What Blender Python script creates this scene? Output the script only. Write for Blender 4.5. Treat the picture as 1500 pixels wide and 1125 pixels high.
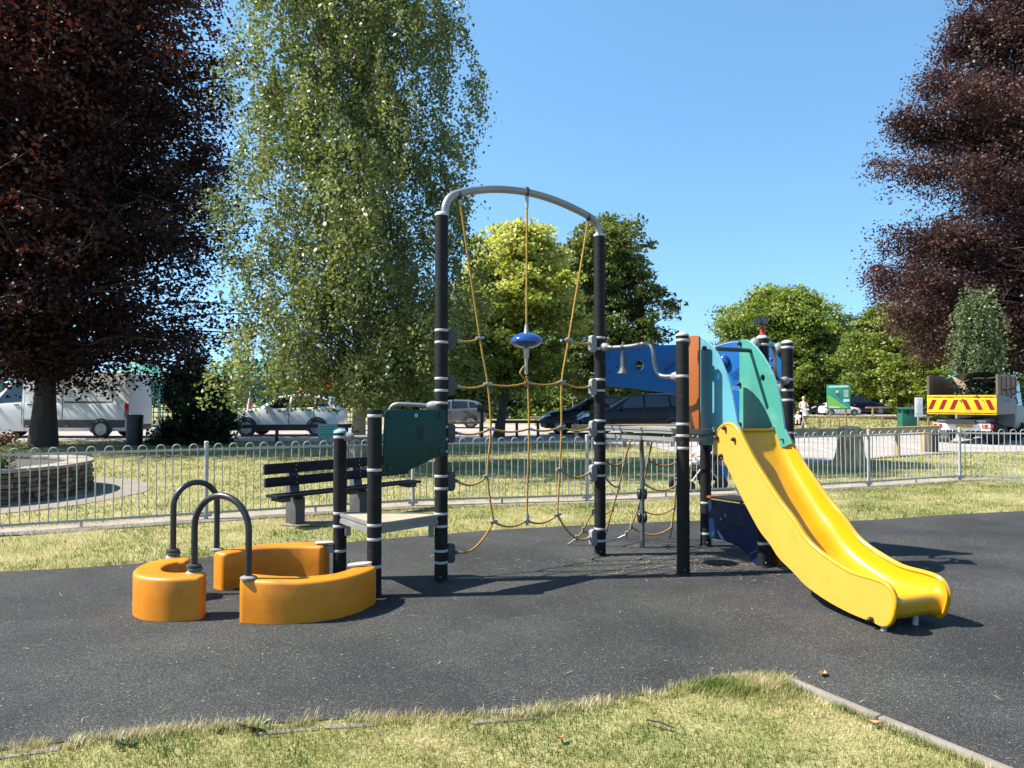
import bpy, bmesh, math, random
import numpy as np
from mathutils import Vector, Matrix
from mathutils.geometry import tessellate_polygon

for _o in list(bpy.data.objects):
    bpy.data.objects.remove(_o)
random.seed(7)
rng = np.random.default_rng(11)
S = bpy.context.scene
COL = S.collection
R = math.radians

# ------------------------------------------------------------------ camera, sky, sun, exposure
CAM_H, FOC, CX, CY = 1.6, 1085.0, 750.0, 562.5
PITCH = math.atan(20.5 / FOC)
cam = bpy.data.cameras.new('camera')
cam.sensor_width = 36.0
cam.lens = 36.0 * FOC / 1500.0
cam.clip_start, cam.clip_end = 0.05, 3000.0
cam_o = bpy.data.objects.new('camera', cam)
COL.objects.link(cam_o)
cam_o.location = (0, 0, CAM_H)
cam_o.rotation_euler = (math.pi / 2 + PITCH, 0, 0)
S.camera = cam_o

SUN_EL, SHADOW = R(48.6), Vector((0.995, 0.09, 0)).normalized()
SUN_DIR = Vector((-SHADOW.x * math.cos(SUN_EL), -SHADOW.y * math.cos(SUN_EL), math.sin(SUN_EL)))
w = bpy.data.worlds.new('World')
S.world = w
w.use_nodes = True
wn = w.node_tree.nodes
sky = wn.new('ShaderNodeTexSky')
sky.sky_type = 'NISHITA'
sky.sun_disc = False
sky.sun_elevation = SUN_EL
sky.sun_rotation = math.pi / 2 - math.atan2(SUN_DIR.y, SUN_DIR.x)
tcw = wn.new('ShaderNodeTexCoord')
vad = wn.new('ShaderNodeVectorMath'); vad.operation = 'ADD'; vad.inputs[1].default_value = (0, 0, 0.17)
vnm = wn.new('ShaderNodeVectorMath'); vnm.operation = 'NORMALIZE'
w.node_tree.links.new(tcw.outputs['Generated'], vad.inputs[0])
w.node_tree.links.new(vad.outputs[0], vnm.inputs[0])
w.node_tree.links.new(vnm.outputs[0], sky.inputs[0])
sky.altitude, sky.air_density, sky.dust_density, sky.ozone_density = 0, 1.0, 0.2, 3.0
wn['Background'].inputs[1].default_value = 0.12
hs = wn.new('ShaderNodeHueSaturation')
hs.inputs['Saturation'].default_value = 1.08
hs.inputs['Hue'].default_value = 0.488
w.node_tree.links.new(sky.outputs[0], hs.inputs['Color'])
w.node_tree.links.new(hs.outputs[0], wn['Background'].inputs[0])
sl = bpy.data.lights.new('sun', 'SUN')
sl.energy, sl.angle, sl.color = 4.9, R(0.53), (1.0, 0.955, 0.88)
sun = bpy.data.objects.new('sun', sl)
COL.objects.link(sun)
sun.rotation_euler = (-SUN_DIR).to_track_quat('-Z', 'Y').to_euler()
S.view_settings.view_transform = 'Standard'
S.view_settings.look = 'None'
S.view_settings.exposure = 1.32
S.view_settings.gamma = 1.0
S.view_settings.use_curve_mapping = False
S.render.engine = 'CYCLES'
S.cycles.use_denoising = True
S.cycles.max_bounces = 6
S.cycles.diffuse_bounces = 3
S.cycles.glossy_bounces = 3
S.cycles.transmission_bounces = 4
S.cycles.transparent_max_bounces = 6
S.cycles.caustics_reflective = S.cycles.caustics_refractive = False

# ------------------------------------------------------------------ measuring helpers (photo point -> place in the world)
_F = Vector((0, math.cos(PITCH), math.sin(PITCH)))
_U = Vector((0, -math.sin(PITCH), math.cos(PITCH)))
_C = Vector((0, 0, CAM_H))
def ray(px, py): return _F + Vector((1, 0, 0)) * ((px - CX) / FOC) + _U * ((CY - py) / FOC)
def gp(px, py, z=0.0):
    d = ray(px, py); return _C + d * ((z - CAM_H) / d.z)
def at(px, py, Y):
    d = ray(px, py); return _C + d * (Y / d.y)
def ab(px, Y): return Vector(((px - CX) / FOC * Y * 1.0002, Y, 0))   # ground point in column px at distance Y
def vp(px, py, a, b):                       # on the upright plane through a and b
    n = Vector((b[1] - a[1], -(b[0] - a[0]), 0)); d = ray(px, py)
    return _C + d * ((Vector((a[0], a[1], CAM_H)) - _C).dot(n) / d.dot(n))

# ------------------------------------------------------------------ object helpers
def tag(o, label=None, cat=None, group=None, kind=None):
    for k, v in (('label', label), ('category', cat), ('group', group), ('kind', kind)):
        if v: o[k] = v
    return o
def empty(name, loc, rz=0.0, label=None, cat=None, group=None, scale=1.0):
    o = bpy.data.objects.new(name, None)
    COL.objects.link(o)
    o.location = loc
    o.rotation_euler = (0, 0, rz)
    o.scale = (scale,) * 3
    o.empty_display_size = 0.1
    return tag(o, label, cat, group)
def link(name, me, parent=None, smooth=False, auto=None):
    o = bpy.data.objects.new(name, me)
    COL.objects.link(o)
    if parent: o.parent = parent
    if smooth and len(me.polygons):
        me.polygons.foreach_set('use_smooth', [True] * len(me.polygons))
        if auto: me.set_sharp_from_angle(angle=R(auto))
    return o
def copy_tree(o, parent=None):
    c = o.copy()
    COL.objects.link(c)
    if parent: c.parent = parent
    for ch in list(o.children): copy_tree(ch, c)
    return c
def cr(pts, n=8, closed=False):             # smooth curve through points
    P = [Vector(p) for p in pts]; out = []
    m = len(P)
    rngi = range(m if closed else m - 1)
    for i in rngi:
        g = (lambda k: P[k % m]) if closed else (lambda k: P[min(max(k, 0), m - 1)])
        p0, p1, p2, p3 = g(i - 1), g(i), g(i + 1), g(i + 2)
        for j in range(n):
            t = j / n
            out.append(0.5 * ((2 * p1) + (p2 - p0) * t + (2 * p0 - 5 * p1 + 4 * p2 - p3) * t * t + (3 * p1 - p0 - 3 * p2 + p3) * t ** 3))
    if not closed: out.append(P[-1])
    return out

class MB:
    def __init__(s): s.v, s.f, s.m = [], [], []
    def add(s, vs, fs, mi=0):
        b = len(s.v); s.v += [tuple(v) for v in vs]
        s.f += [tuple(i + b for i in f) for f in fs]; s.m += [mi] * len(fs)
    def box(s, c, size, rz=0.0, M=None, mi=0):
        x, y, z = (k / 2 for k in size)
        M = M or (Matrix.Translation(c) @ Matrix.Rotation(rz, 4, 'Z'))
        vs = [M @ Vector((i * x, j * y, k * z)) for i in (-1, 1) for j in (-1, 1) for k in (-1, 1)]
        s.add(vs, [(0, 1, 3, 2), (4, 6, 7, 5), (0, 4, 5, 1), (2, 3, 7, 6), (0, 2, 6, 4), (1, 5, 7, 3)], mi)
    def bar(s, a, b, wdt, h, up=(0, 0, 1), mi=0):       # rectangular bar between two points
        a, b = Vector(a), Vector(b); d = (b - a); L = d.length; d.normalize()
        u = Vector(up); r = d.cross(u).normalized(); u = r.cross(d)
        M = Matrix((( d.x, r.x, u.x, 0), (d.y, r.y, u.y, 0), (d.z, r.z, u.z, 0), (0, 0, 0, 1)))
        M = Matrix.Translation((a + b) / 2) @ M
        s.box(None, (L, wdt, h), M=M, mi=mi)
    def tube(s, pts, r, seg=8, caps=True, mi=0):
        P = [Vector(p) for p in pts]; n = len(P)
        rr = r if isinstance(r, (list, tuple)) else [r] * n
        t0 = (P[1] - P[0]).normalized()
        u = t0.orthogonal().normalized(); vs = []
        for i in range(n):
            t = (P[min(i + 1, n - 1)] - P[max(i - 1, 0)]).normalized()
            u = (u - t * u.dot(t)).normalized(); v = t.cross(u)
            vs += [P[i] + (u * math.cos(2 * math.pi * k / seg) + v * math.sin(2 * math.pi * k / seg)) * rr[i] for k in range(seg)]
        fs = [(i * seg + k, i * seg + (k + 1) % seg, (i + 1) * seg + (k + 1) % seg, (i + 1) * seg + k) for i in range(n - 1) for k in range(seg)]
        if caps: fs += [tuple(range(seg))[::-1], tuple((n - 1) * seg + k for k in range(seg))]
        s.add(vs, fs, mi)
    def lathe(s, prof, c=(0, 0, 0), seg=20, M=None, mi=0):   # prof: (r, z)
        M = M or Matrix.Translation(c); n = len(prof)
        vs = [M @ Vector((r * math.cos(2 * math.pi * k / seg), r * math.sin(2 * math.pi * k / seg), z)) for r, z in prof for k in range(seg)]
        fs = [(i * seg + k, i * seg + (k + 1) % seg, (i + 1) * seg + (k + 1) % seg, (i + 1) * seg + k) for i in range(n - 1) for k in range(seg)]
        fs += [tuple(range(seg))[::-1], tuple((n - 1) * seg + k for k in range(seg))]
        s.add(vs, fs, mi)
    def ball(s, c, r, seg=12, rings=7, mi=0, M=None):
        rx, ry, rz_ = r if isinstance(r, tuple) else (r,) * 3
        M = Matrix.Translation(c) @ (M or Matrix()) @ Matrix.Diagonal((rx, ry, rz_, 1))
        s.lathe([(math.sin(math.pi * (i + .02) / (rings + .04)), -math.cos(math.pi * (i + .02) / (rings + .04))) for i in range(rings + 1)], seg=seg, M=M, mi=mi)
    def grid(s, rows, mi=0, closed=False):
        n, m = len(rows), len(rows[0])
        fs = [(i * m + j, i * m + (j + 1) % m, (i + 1) * m + (j + 1) % m, (i + 1) * m + j) for i in range(n - 1) for j in range(m if closed else m - 1)]
        s.add([p for r in rows for p in r], fs, mi)
    def slab(s, poly, off, mi=0):                        # polygon (3d points) pushed along off, closed
        n = len(poly); P = [Vector(p) for p in poly]; o = Vector(off)
        fs = [tuple(range(n))[::-1], tuple(range(n, 2 * n))] + [(i, (i + 1) % n, n + (i + 1) % n, n + i) for i in range(n)]
        s.add(P + [p + o for p in P], fs, mi)
    def slab_h(s, outer, holes, off, mi=0):              # the same with holes cut through
        loops = [[Vector(p) for p in l] for l in [outer] + holes]; P = [p for l in loops for p in l]; n = len(P); o = Vector(off)
        tr = tessellate_polygon(loops)
        fs = [tuple(t) for t in tr] + [tuple(i + n for i in t) for t in tr]; b = 0
        for l in loops:
            m = len(l); fs += [(b + i, b + (i + 1) % m, n + b + (i + 1) % m, n + b + i) for i in range(m)]; b += m
        s.add(P + [p + o for p in P], fs, mi)
    def build(s, name, mats, parent=None, smooth=False, auto=40, bevel=0.0, recalc=True):
        me = bpy.data.meshes.new(name)
        me.from_pydata(s.v, [], s.f)
        for m_ in (mats if isinstance(mats, (list, tuple)) else [mats]): me.materials.append(m_)
        if any(s.m): me.polygons.foreach_set('material_index', s.m)
        if recalc or bevel:
            bm = bmesh.new(); bm.from_mesh(me)
            bmesh.ops.recalc_face_normals(bm, faces=bm.faces)
            if bevel:
                es = [e for e in bm.edges if len(e.link_faces) == 2 and e.calc_face_angle(0) > .6]
                bmesh.ops.bevel(bm, geom=es, offset=bevel, segments=2, profile=.6, affect='EDGES', clamp_overlap=True)
            bm.to_mesh(me); bm.free()
        me.update()
        return link(name, me, parent, smooth or bool(bevel), auto)

# ------------------------------------------------------------------ materials
def lk(nt, a, b): nt.links.new(a, b)
def pmat(name, col, rough=.5, metal=0.0, var=.14, vs=5.0, bump=0.0, bs=60.0, col2=None, s2=3.0, t2=.58, w2=.08, spec=.5, coat=0.0, stretch=None, pits=None):
    m = bpy.data.materials.new(name); m.use_nodes = True
    nt = m.node_tree; N = nt.nodes; b = N['Principled BSDF']
    tc = N.new('ShaderNodeTexCoord'); vec = tc.outputs['Object']
    if stretch:
        mp = N.new('ShaderNodeMapping'); mp.inputs['Scale'].default_value = stretch
        lk(nt, vec, mp.inputs[0]); vec = mp.outputs[0]
    n1 = N.new('ShaderNodeTexNoise'); n1.inputs['Scale'].default_value = vs; n1.inputs['Detail'].default_value = 5
    lk(nt, vec, n1.inputs['Vector'])
    rp = N.new('ShaderNodeValToRGB'); e = rp.color_ramp.elements
    e[0].position, e[1].position = .3, .7
    e[0].color = [c * (1 - var) for c in col] + [1]; e[1].color = [min(1, c * (1 + var)) for c in col] + [1]
    lk(nt, n1.outputs['Fac'], rp.inputs[0]); out = rp.outputs[0]
    if col2:
        n2 = N.new('ShaderNodeTexNoise'); n2.inputs['Scale'].default_value = s2; n2.inputs['Detail'].default_value = 8; n2.inputs['Roughness'].default_value = .65
        lk(nt, vec, n2.inputs['Vector'])
        mr = N.new('ShaderNodeMapRange'); mr.inputs[1].default_value, mr.inputs[2].default_value = t2, t2 + w2
        lk(nt, n2.outputs['Fac'], mr.inputs[0])
        mx = N.new('ShaderNodeMix'); mx.data_type = 'RGBA'
        lk(nt, mr.outputs[0], mx.inputs[0]); lk(nt, out, mx.inputs[6]); mx.inputs[7].default_value = list(col2) + [1]
        out = mx.outputs[2]
    if pits:                                # small dark pits and scuffs, thicker in some patches
        ps, pr, pc = pits
        v_ = N.new('ShaderNodeTexVoronoi'); v_.inputs['Scale'].default_value = ps; lk(nt, tc.outputs['Object'], v_.inputs['Vector'])
        n4 = N.new('ShaderNodeTexNoise'); n4.inputs['Scale'].default_value = 4; n4.inputs['Detail'].default_value = 4; lk(nt, tc.outputs['Object'], n4.inputs['Vector'])
        m1 = N.new('ShaderNodeMapRange'); m1.inputs[1].default_value, m1.inputs[2].default_value, m1.inputs[3].default_value, m1.inputs[4].default_value = .42, .68, 0, pr; lk(nt, n4.outputs['Fac'], m1.inputs[0])
        lt = N.new('ShaderNodeMath'); lt.operation = 'LESS_THAN'; lk(nt, v_.outputs['Distance'], lt.inputs[0]); lk(nt, m1.outputs[0], lt.inputs[1])
        mp_ = N.new('ShaderNodeMix'); mp_.data_type = 'RGBA'; lk(nt, lt.outputs[0], mp_.inputs[0]); lk(nt, out, mp_.inputs[6]); mp_.inputs[7].default_value = list(pc) + [1]; out = mp_.outputs[2]
    lk(nt, out, b.inputs['Base Color'])
    b.inputs['Roughness'].default_value = rough; b.inputs['Metallic'].default_value = metal
    b.inputs['Specular IOR Level'].default_value = spec; b.inputs['Coat Weight'].default_value = coat; b.inputs['Coat Roughness'].default_value = .08
    if bump:
        n3 = N.new('ShaderNodeTexNoise'); n3.inputs['Scale'].default_value = bs; n3.inputs['Detail'].default_value = 4
        lk(nt, vec, n3.inputs['Vector'])
        bp = N.new('ShaderNodeBump'); bp.inputs['Strength'].default_value = bump; bp.inputs['Distance'].default_value = .01
        lk(nt, n3.outputs['Fac'], bp.inputs['Height']); lk(nt, bp.outputs[0], b.inputs['Normal'])
    return m
def leafmat(name, ramp, rough=.45, trans=.35, tcol=(1.2, 1.25, .6), spec=.35):
    """ramp: [(pos, rgb)] over the per-leaf 'tint' value"""
    m = bpy.data.materials.new(name); m.use_nodes = True
    nt = m.node_tree; N = nt.nodes; b = N['Principled BSDF']; o = N['Material Output']
    at_ = N.new('ShaderNodeAttribute'); at_.attribute_name = 'tint'
    rp = N.new('ShaderNodeValToRGB'); cr_ = rp.color_ramp
    for i, (p, c) in enumerate(ramp):
        e = cr_.elements[i] if i < 2 else cr_.elements.new(p)
        e.position = p; e.color = list(c) + [1]
    lk(nt, at_.outputs['Fac'], rp.inputs[0]); lk(nt, rp.outputs[0], b.inputs['Base Color'])
    b.inputs['Roughness'].default_value = rough; b.inputs['Specular IOR Level'].default_value = spec
    if trans > 0:
        t = N.new('ShaderNodeBsdfTranslucent'); mu = N.new('ShaderNodeMix'); mu.data_type = 'RGBA'; mu.blend_type = 'MULTIPLY'; mu.inputs[0].default_value = 1
        lk(nt, rp.outputs[0], mu.inputs[6]); mu.inputs[7].default_value = list(tcol) + [1]
        lk(nt, mu.outputs[2], t.inputs[0])
        ms = N.new('ShaderNodeMixShader'); ms.inputs[0].default_value = trans
        lk(nt, b.outputs[0], ms.inputs[1]); lk(nt, t.outputs[0], ms.inputs[2]); lk(nt, ms.outputs[0], o.inputs[0])
    return m

M = {}
M['rubber_wrap'] = pmat('rubber_wrap', (.0125, .012, .0118), .62, var=.25, vs=9, bump=.2, bs=120, col2=(.03, .03, .03), s2=14, t2=.6, spec=.16)
M['band'] = pmat('white_band', (.38, .365, .34), .5, var=.08, col2=(.36, .31, .25), s2=9, t2=.6)
M['clamp_dark'] = pmat('dark_clamp', (.05, .052, .055), .5, spec=.3, var=.1)
M['clamp_grey'] = pmat('grey_clamp', (.22, .22, .205), .5, spec=.3, var=.12)
M['steel'] = pmat('brushed_steel', (.2, .2, .195), .42, metal=.85, var=.12, vs=14, col2=(.14, .13, .12), s2=7, t2=.64)
M['dark_steel'] = pmat('dark_painted_steel', (.028, .032, .034), .34, metal=.3, var=.15, vs=12)
M['arch_paint'] = pmat('grey_arch_paint', (.23, .235, .23), .38, metal=.4, var=.08)
M['black_plastic'] = pmat('black_plastic', (.018, .018, .019), .35, var=.15)
M['cap_pale'] = pmat('pale_cap', (.36, .345, .31), .5, var=.12)
M['cap_teal'] = pmat('teal_cap', (.2, .34, .31), .5, var=.1)
M['green_panel'] = pmat('dark_green_panel', (.005, .043, .036), .4, var=.12, vs=3, col2=(.008, .055, .045), s2=2.2, t2=.6, spec=.22)
M['green_deep'] = pmat('green_groove', (.002, .015, .013), .5, var=.1)
M['teal_blue'] = pmat('sun_faded_blue_teal', (.08, .26, .315), .36, var=.09, vs=2.5, col2=(.12, .31, .33), s2=2.2, t2=.56, w2=.2)
M['teal_green'] = pmat('faded_green_teal', (.05, .225, .175), .36, var=.12, vs=2.5, col2=(.1, .29, .225), s2=3, t2=.55, w2=.2)
M['teal_edge'] = pmat('pale_teal_edge', (.2, .42, .42), .4, var=.06)
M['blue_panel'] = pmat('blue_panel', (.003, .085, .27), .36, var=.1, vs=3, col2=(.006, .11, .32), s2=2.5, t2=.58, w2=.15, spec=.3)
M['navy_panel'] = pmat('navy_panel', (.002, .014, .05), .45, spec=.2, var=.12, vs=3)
M['blue_gloss'] = pmat('glossy_blue_pod', (.008, .05, .2), .14, var=.08, coat=.6)
M['orange_panel'] = pmat('orange_brown_panel', (.24, .065, .009), .5, var=.12, vs=4, col2=(.26, .07, .012), s2=5, t2=.6, w2=.2, stretch=(1, 1, .4))
M['orange_wall'] = pmat('orange_moulded_plastic', (.62, .2, .004), .42, var=.12, vs=3, col2=(.32, .105, .012), s2=3.4, t2=.5, w2=.3, bump=.06, bs=90, pits=(85, .3, (.12, .05, .012)))
M['slide_yellow'] = pmat('yellow_slide_plastic', (.56, .275, .006), .24, var=.06, vs=2.2, col2=(.36, .165, .008), s2=6, t2=.6, w2=.16, bump=.015, bs=14, coat=.25, pits=(60, .16, (.3, .16, .01)))
M['slide_side'] = pmat('pale_yellow_plastic', (.53, .29, .04), .34, var=.07, vs=2.2, col2=(.42, .23, .04), s2=5, t2=.58, w2=.2, pits=(50, .16, (.25, .15, .03)))  # outer sides of the slide, a paler yellow than bed and rims
M['deck'] = pmat('weathered_deck_board', (.36, .285, .19), .75, var=.2, vs=7, bump=.3, bs=90, col2=(.23, .19, .15), s2=9, t2=.56, stretch=(1, 3, 1))
M['alu'] = pmat('grey_aluminium_edge', (.2, .2, .18), .5, metal=.15, var=.12, vs=6)
M['rope'] = pmat('mustard_rope', (.34, .19, .03), .8, var=.35, vs=90, bump=.8, bs=160, stretch=(1, 1, 1))
M['rope_joint'] = pmat('rope_joint', (.3, .3, .29), .42, metal=.3, var=.12)
M['red_paint'] = pmat('red_paint', (.3, .012, .015), .4)
M['galv'] = pmat('galvanised_steel', (.36, .355, .33), .5, metal=.2, var=.16, vs=16, col2=(.22, .23, .22), s2=9, t2=.6)
M['navy_wood'] = pmat('navy_painted_board', (.006, .0065, .014), .6, spec=.2, var=.2, vs=8, bump=.15, bs=40, stretch=(.3, 4, 4))
M['leg_grey'] = pmat('weathered_leg', (.065, .065, .066), .75, var=.25, vs=8, bump=.3)
M['stone_a'] = pmat('brown_stone', (.15, .11, .072), .85, var=.3, vs=9, bump=.6, bs=30)
M['stone_b'] = pmat('grey_stone', (.18, .145, .105), .85, var=.3, vs=9, bump=.6, bs=30)
M['stone_c'] = pmat('dark_stone', (.09, .065, .045), .85, var=.3, vs=9, bump=.6, bs=30)
M['mortar'] = pmat('mortar', (.06, .052, .042), .9, var=.2, bump=.4)
M['coping'] = pmat('coping_stone', (.27, .23, .18), .85, var=.2, vs=7, bump=.5, bs=40)
M['soil'] = pmat('dry_soil', (.22, .165, .115), .95, var=.3, vs=14, bump=1.0, bs=50)
M['concrete'] = pmat('concrete', (.2, .17, .135), .85, var=.16, vs=3, bump=.35, bs=70, col2=(.25, .22, .18), s2=4, t2=.58)
M['timber'] = pmat('weathered_timber', (.36, .25, .14), .8, var=.3, vs=7, bump=.4, bs=40, stretch=(1, 1, .2))
M['timber_dark'] = pmat('dark_timber', (.035, .03, .026), .8, var=.3, vs=8, bump=.4)
M['bark'] = pmat('tree_bark', (.085, .06, .042), .9, var=.35, vs=7, bump=1.0, bs=16, stretch=(1, 1, .25))
M['bark_dark'] = pmat('dark_bark', (.05, .038, .03), .9, var=.35, vs=7, bump=1.0, bs=16, stretch=(1, 1, .25))
M['bark_birch'] = pmat('birch_bark', (.26, .2, .14), .8, var=.25, vs=5, bump=.6, bs=14, col2=(.06, .045, .035), s2=2.6, t2=.52, w2=.06, stretch=(1, 1, 1.6))
M['stump'] = pmat('stump_bark', (.36, .23, .13), .9, var=.6, vs=6, bump=.6, bs=12, stretch=(2, 2, .3))
M['stump_top'] = pmat('sawn_wood', (.48, .35, .17), .8, var=.2, vs=8, bump=.3)
M['glass'] = pmat('dark_car_glass', (.004, .005, .006), .03, var=.1, spec=1.0)
M['tyre'] = pmat('tyre', (.015, .015, .016), .8, var=.2)
M['alloy'] = pmat('alloy_wheel', (.3, .3, .3), .32, metal=.6, var=.1)
M['white_car'] = pmat('white_car_paint', (.72, .72, .69), .25, var=.03, coat=.5)
M['van_white'] = pmat('white_van_paint', (.60, .61, .61), .35, var=.04, vs=1.5, coat=.3)
M['grey_car'] = pmat('grey_car_paint', (.13, .12, .125), .3, metal=.4, var=.05, coat=.5)
M['black_car'] = pmat('black_car_paint', (.004, .0042, .005), .25, var=.05, coat=.12, spec=.25)
M['navy_car'] = pmat('navy_car_paint', (.004, .007, .018), .25, var=.05, coat=.15, spec=.25)
M['trim'] = pmat('black_trim', (.02, .02, .021), .5, var=.15)
M['red_lens'] = pmat('red_lens', (.38, .008, .012), .2)
M['amber_lens'] = pmat('amber_lens', (.7, .2, .02), .25)
M['lamp_lens'] = pmat('clear_lens', (.5, .52, .55), .12, metal=.3)
M['white_paint'] = pmat('white_sign_paint', (.72, .72, .7), .5, var=.05)
M['grey_print'] = pmat('grey_print', (.33, .33, .34), .6, var=.1)
M['yellow_sign'] = pmat('bright_yellow', (.6, .36, .004), .4, var=.05)
M['red_sign'] = pmat('reflective_red', (.2, .004, .008), .35, var=.06)
M['plate'] = pmat('yellow_number_plate', (.75, .5, .02), .4, var=.04)
M['ply'] = pmat('brown_plywood', (.17, .085, .045), .7, var=.3, vs=4, bump=.2, stretch=(1, 1, .3))
M['ply_pale'] = pmat('pale_plywood', (.34, .24, .15), .7, var=.2, vs=4)
M['tarp'] = pmat('green_tarpaulin', (.02, .25, .17), .4, var=.2, vs=4)
M['truck_grey'] = pmat('truck_grey', (.085, .085, .085), .5, var=.15)
M['tent'] = pmat('green_tent_fabric', (.05, .23, .16), .6, var=.08, vs=1.5)
M['tent_pale'] = pmat('pale_green_valance', (.5, .6, .5), .6, var=.05)
M['lattice'] = pmat('teal_lattice_paint', (.012, .16, .15), .5, var=.12)
M['board_green'] = pmat('board_green', (.02, .27, .17), .45, var=.08)
M['board_lime'] = pmat('board_lime', (.22, .5, .09), .45, var=.1)
M['board_blue'] = pmat('board_blue', (.03, .3, .36), .45, var=.08)
M['sign_blue'] = pmat('sign_blue', (.015, .06, .25), .4, var=.05)
M['bin_green'] = pmat('green_bin', (.01, .1, .065), .45, var=.1)
M['bin_black'] = pmat('black_bin', (.016, .016, .016), .5, var=.2)
M['skin'] = pmat('skin', (.5, .3, .22), .5, var=.05)
M['white_cloth'] = pmat('white_cloth', (.74, .73, .7), .8, var=.06)
M['black_cloth'] = pmat('black_cloth', (.014, .014, .016), .85, var=.2)
M['blue_cloth'] = pmat('blue_cloth', (.015, .12, .32), .8, var=.15)
M['violet_cloth'] = pmat('violet_cloth', (.06, .035, .17), .8, var=.15)
M['print_cloth'] = pmat('white_print_cloth', (.7, .72, .75), .8, col2=(.08, .12, .2), s2=26, t2=.54)
M['hair_ginger'] = pmat('ginger_hair', (.34, .11, .025), .6, var=.3, vs=30)
M['hair_fair'] = pmat('fair_hair', (.42, .28, .13), .6, var=.25, vs=30)
M['hair_dark'] = pmat('dark_hair', (.03, .02, .015), .55, var=.3, vs=30)
M['eye'] = pmat('eye', (.02, .02, .02), .2)
M['lip'] = pmat('lip', (.4, .13, .11), .5)
M['red_cloth'] = pmat('red_fabric', (.6, .015, .02), .7, var=.1)
M['brown_leaf'] = pmat('dry_leaf', (.42, .22, .1), .7, var=.3, vs=20)
M['straw'] = leafmat('straw_bits', [(0, (.2, .15, .08)), (.5, (.38, .31, .19)), (1, (.55, .48, .34))], .7, 0)
M['white_line'] = pmat('worn_white_line', (.55, .53, .48), .8, var=.1, col2=(.2, .19, .18), s2=8, t2=.55)

def rubber_mat():
    m = bpy.data.materials.new('black_rubber_surfacing'); m.use_nodes = True
    nt = m.node_tree; N = nt.nodes; b = N['Principled BSDF']
    tc = N.new('ShaderNodeTexCoord')
    v = N.new('ShaderNodeTexVoronoi'); v.inputs['Scale'].default_value = 240; lk(nt, tc.outputs['Object'], v.inputs['Vector'])
    sp = N.new('ShaderNodeSeparateColor'); lk(nt, v.outputs['Color'], sp.inputs[0])
    rp = N.new('ShaderNodeValToRGB'); e = rp.color_ramp.elements
    e[0].position, e[0].color = .0, (.0165, .0165, .0155, 1)
    e[1].position, e[1].color = .82, (.041, .0408, .0385, 1)
    e2 = cr_ = rp.color_ramp.elements.new(.95); e2.color = (.12, .118, .11, 1)
    lk(nt, sp.outputs[0], rp.inputs[0])
    n = N.new('ShaderNodeTexNoise'); n.inputs['Scale'].default_value = .75; n.inputs['Detail'].default_value = 9; n.inputs['Roughness'].default_value = .6
    lk(nt, tc.outputs['Object'], n.inputs['Vector'])
    r2 = N.new('ShaderNodeValToRGB'); r2.color_ramp.elements[0].position = .36; r2.color_ramp.elements[0].color = (.72, .72, .73, 1)
    r2.color_ramp.elements[1].position = .66; r2.color_ramp.elements[1].color = (1.42, 1.41, 1.36, 1)
    lk(nt, n.outputs['Fac'], r2.inputs[0])
    mx = N.new('ShaderNodeMix'); mx.data_type = 'RGBA'; mx.blend_type = 'MULTIPLY'; mx.inputs[0].default_value = 1; mx.clamp_result = False
    lk(nt, rp.outputs[0], mx.inputs[6]); lk(nt, r2.outputs[0], mx.inputs[7]); lk(nt, mx.outputs[2], b.inputs['Base Color'])
    b.inputs['Roughness'].default_value = .8; b.inputs['Specular IOR Level'].default_value = .18
    bp = N.new('ShaderNodeBump'); bp.inputs['Strength'].default_value = .6; bp.inputs['Distance'].default_value = .003
    lk(nt, v.outputs['Distance'], bp.inputs['Height']); lk(nt, bp.outputs[0], b.inputs['Normal'])
    return m
M['rubber'] = rubber_mat()
def ground_mat(name, cols, scale=1.2, fine=30, bump=.5):
    m = bpy.data.materials.new(name); m.use_nodes = True
    nt = m.node_tree; N = nt.nodes; b = N['Principled BSDF']
    tc = N.new('ShaderNodeTexCoord')
    n = N.new('ShaderNodeTexNoise'); n.inputs['Scale'].default_value = scale; n.inputs['Detail'].default_value = 9; n.inputs['Roughness'].default_value = .7
    lk(nt, tc.outputs['Object'], n.inputs['Vector'])
    rp = N.new('ShaderNodeValToRGB')
    for i, (p, c) in enumerate(cols):
        e = rp.color_ramp.elements[i] if i < 2 else rp.color_ramp.elements.new(p)
        e.position = p; e.color = list(c) + [1]
    lk(nt, n.outputs['Fac'], rp.inputs[0]); lk(nt, rp.outputs[0], b.inputs['Base Color'])
    b.inputs['Roughness'].default_value = .95; b.inputs['Specular IOR Level'].default_value = .15
    n2 = N.new('ShaderNodeTexNoise'); n2.inputs['Scale'].default_value = fine; n2.inputs['Detail'].default_value = 5
    lk(nt, tc.outputs['Object'], n2.inputs['Vector'])
    bp = N.new('ShaderNodeBump'); bp.inputs['Strength'].default_value = bump; bp.inputs['Distance'].default_value = .02
    lk(nt, n2.outputs['Fac'], bp.inputs['Height']); lk(nt, bp.outputs[0], b.inputs['Normal'])
    return m
M['lawn'] = ground_mat('dry_lawn', [(.3, (.15, .17, .05)), (.48, (.25, .23, .09)), (.6, (.33, .28, .13)), (.75, (.19, .2, .06))], 1.4, 45, .8)
M['tarmac'] = ground_mat('worn_tarmac', [(.3, (.25, .22, .2)), (.55, (.33, .295, .265)), (.75, (.39, .35, .31))], .5, 60, .3)
M['old_path'] = ground_mat('old_path_tarmac', [(.3, (.2, .165, .13)), (.5, (.29, .245, .2)), (.72, (.35, .3, .235))], 2.2, 70, .5)

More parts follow.
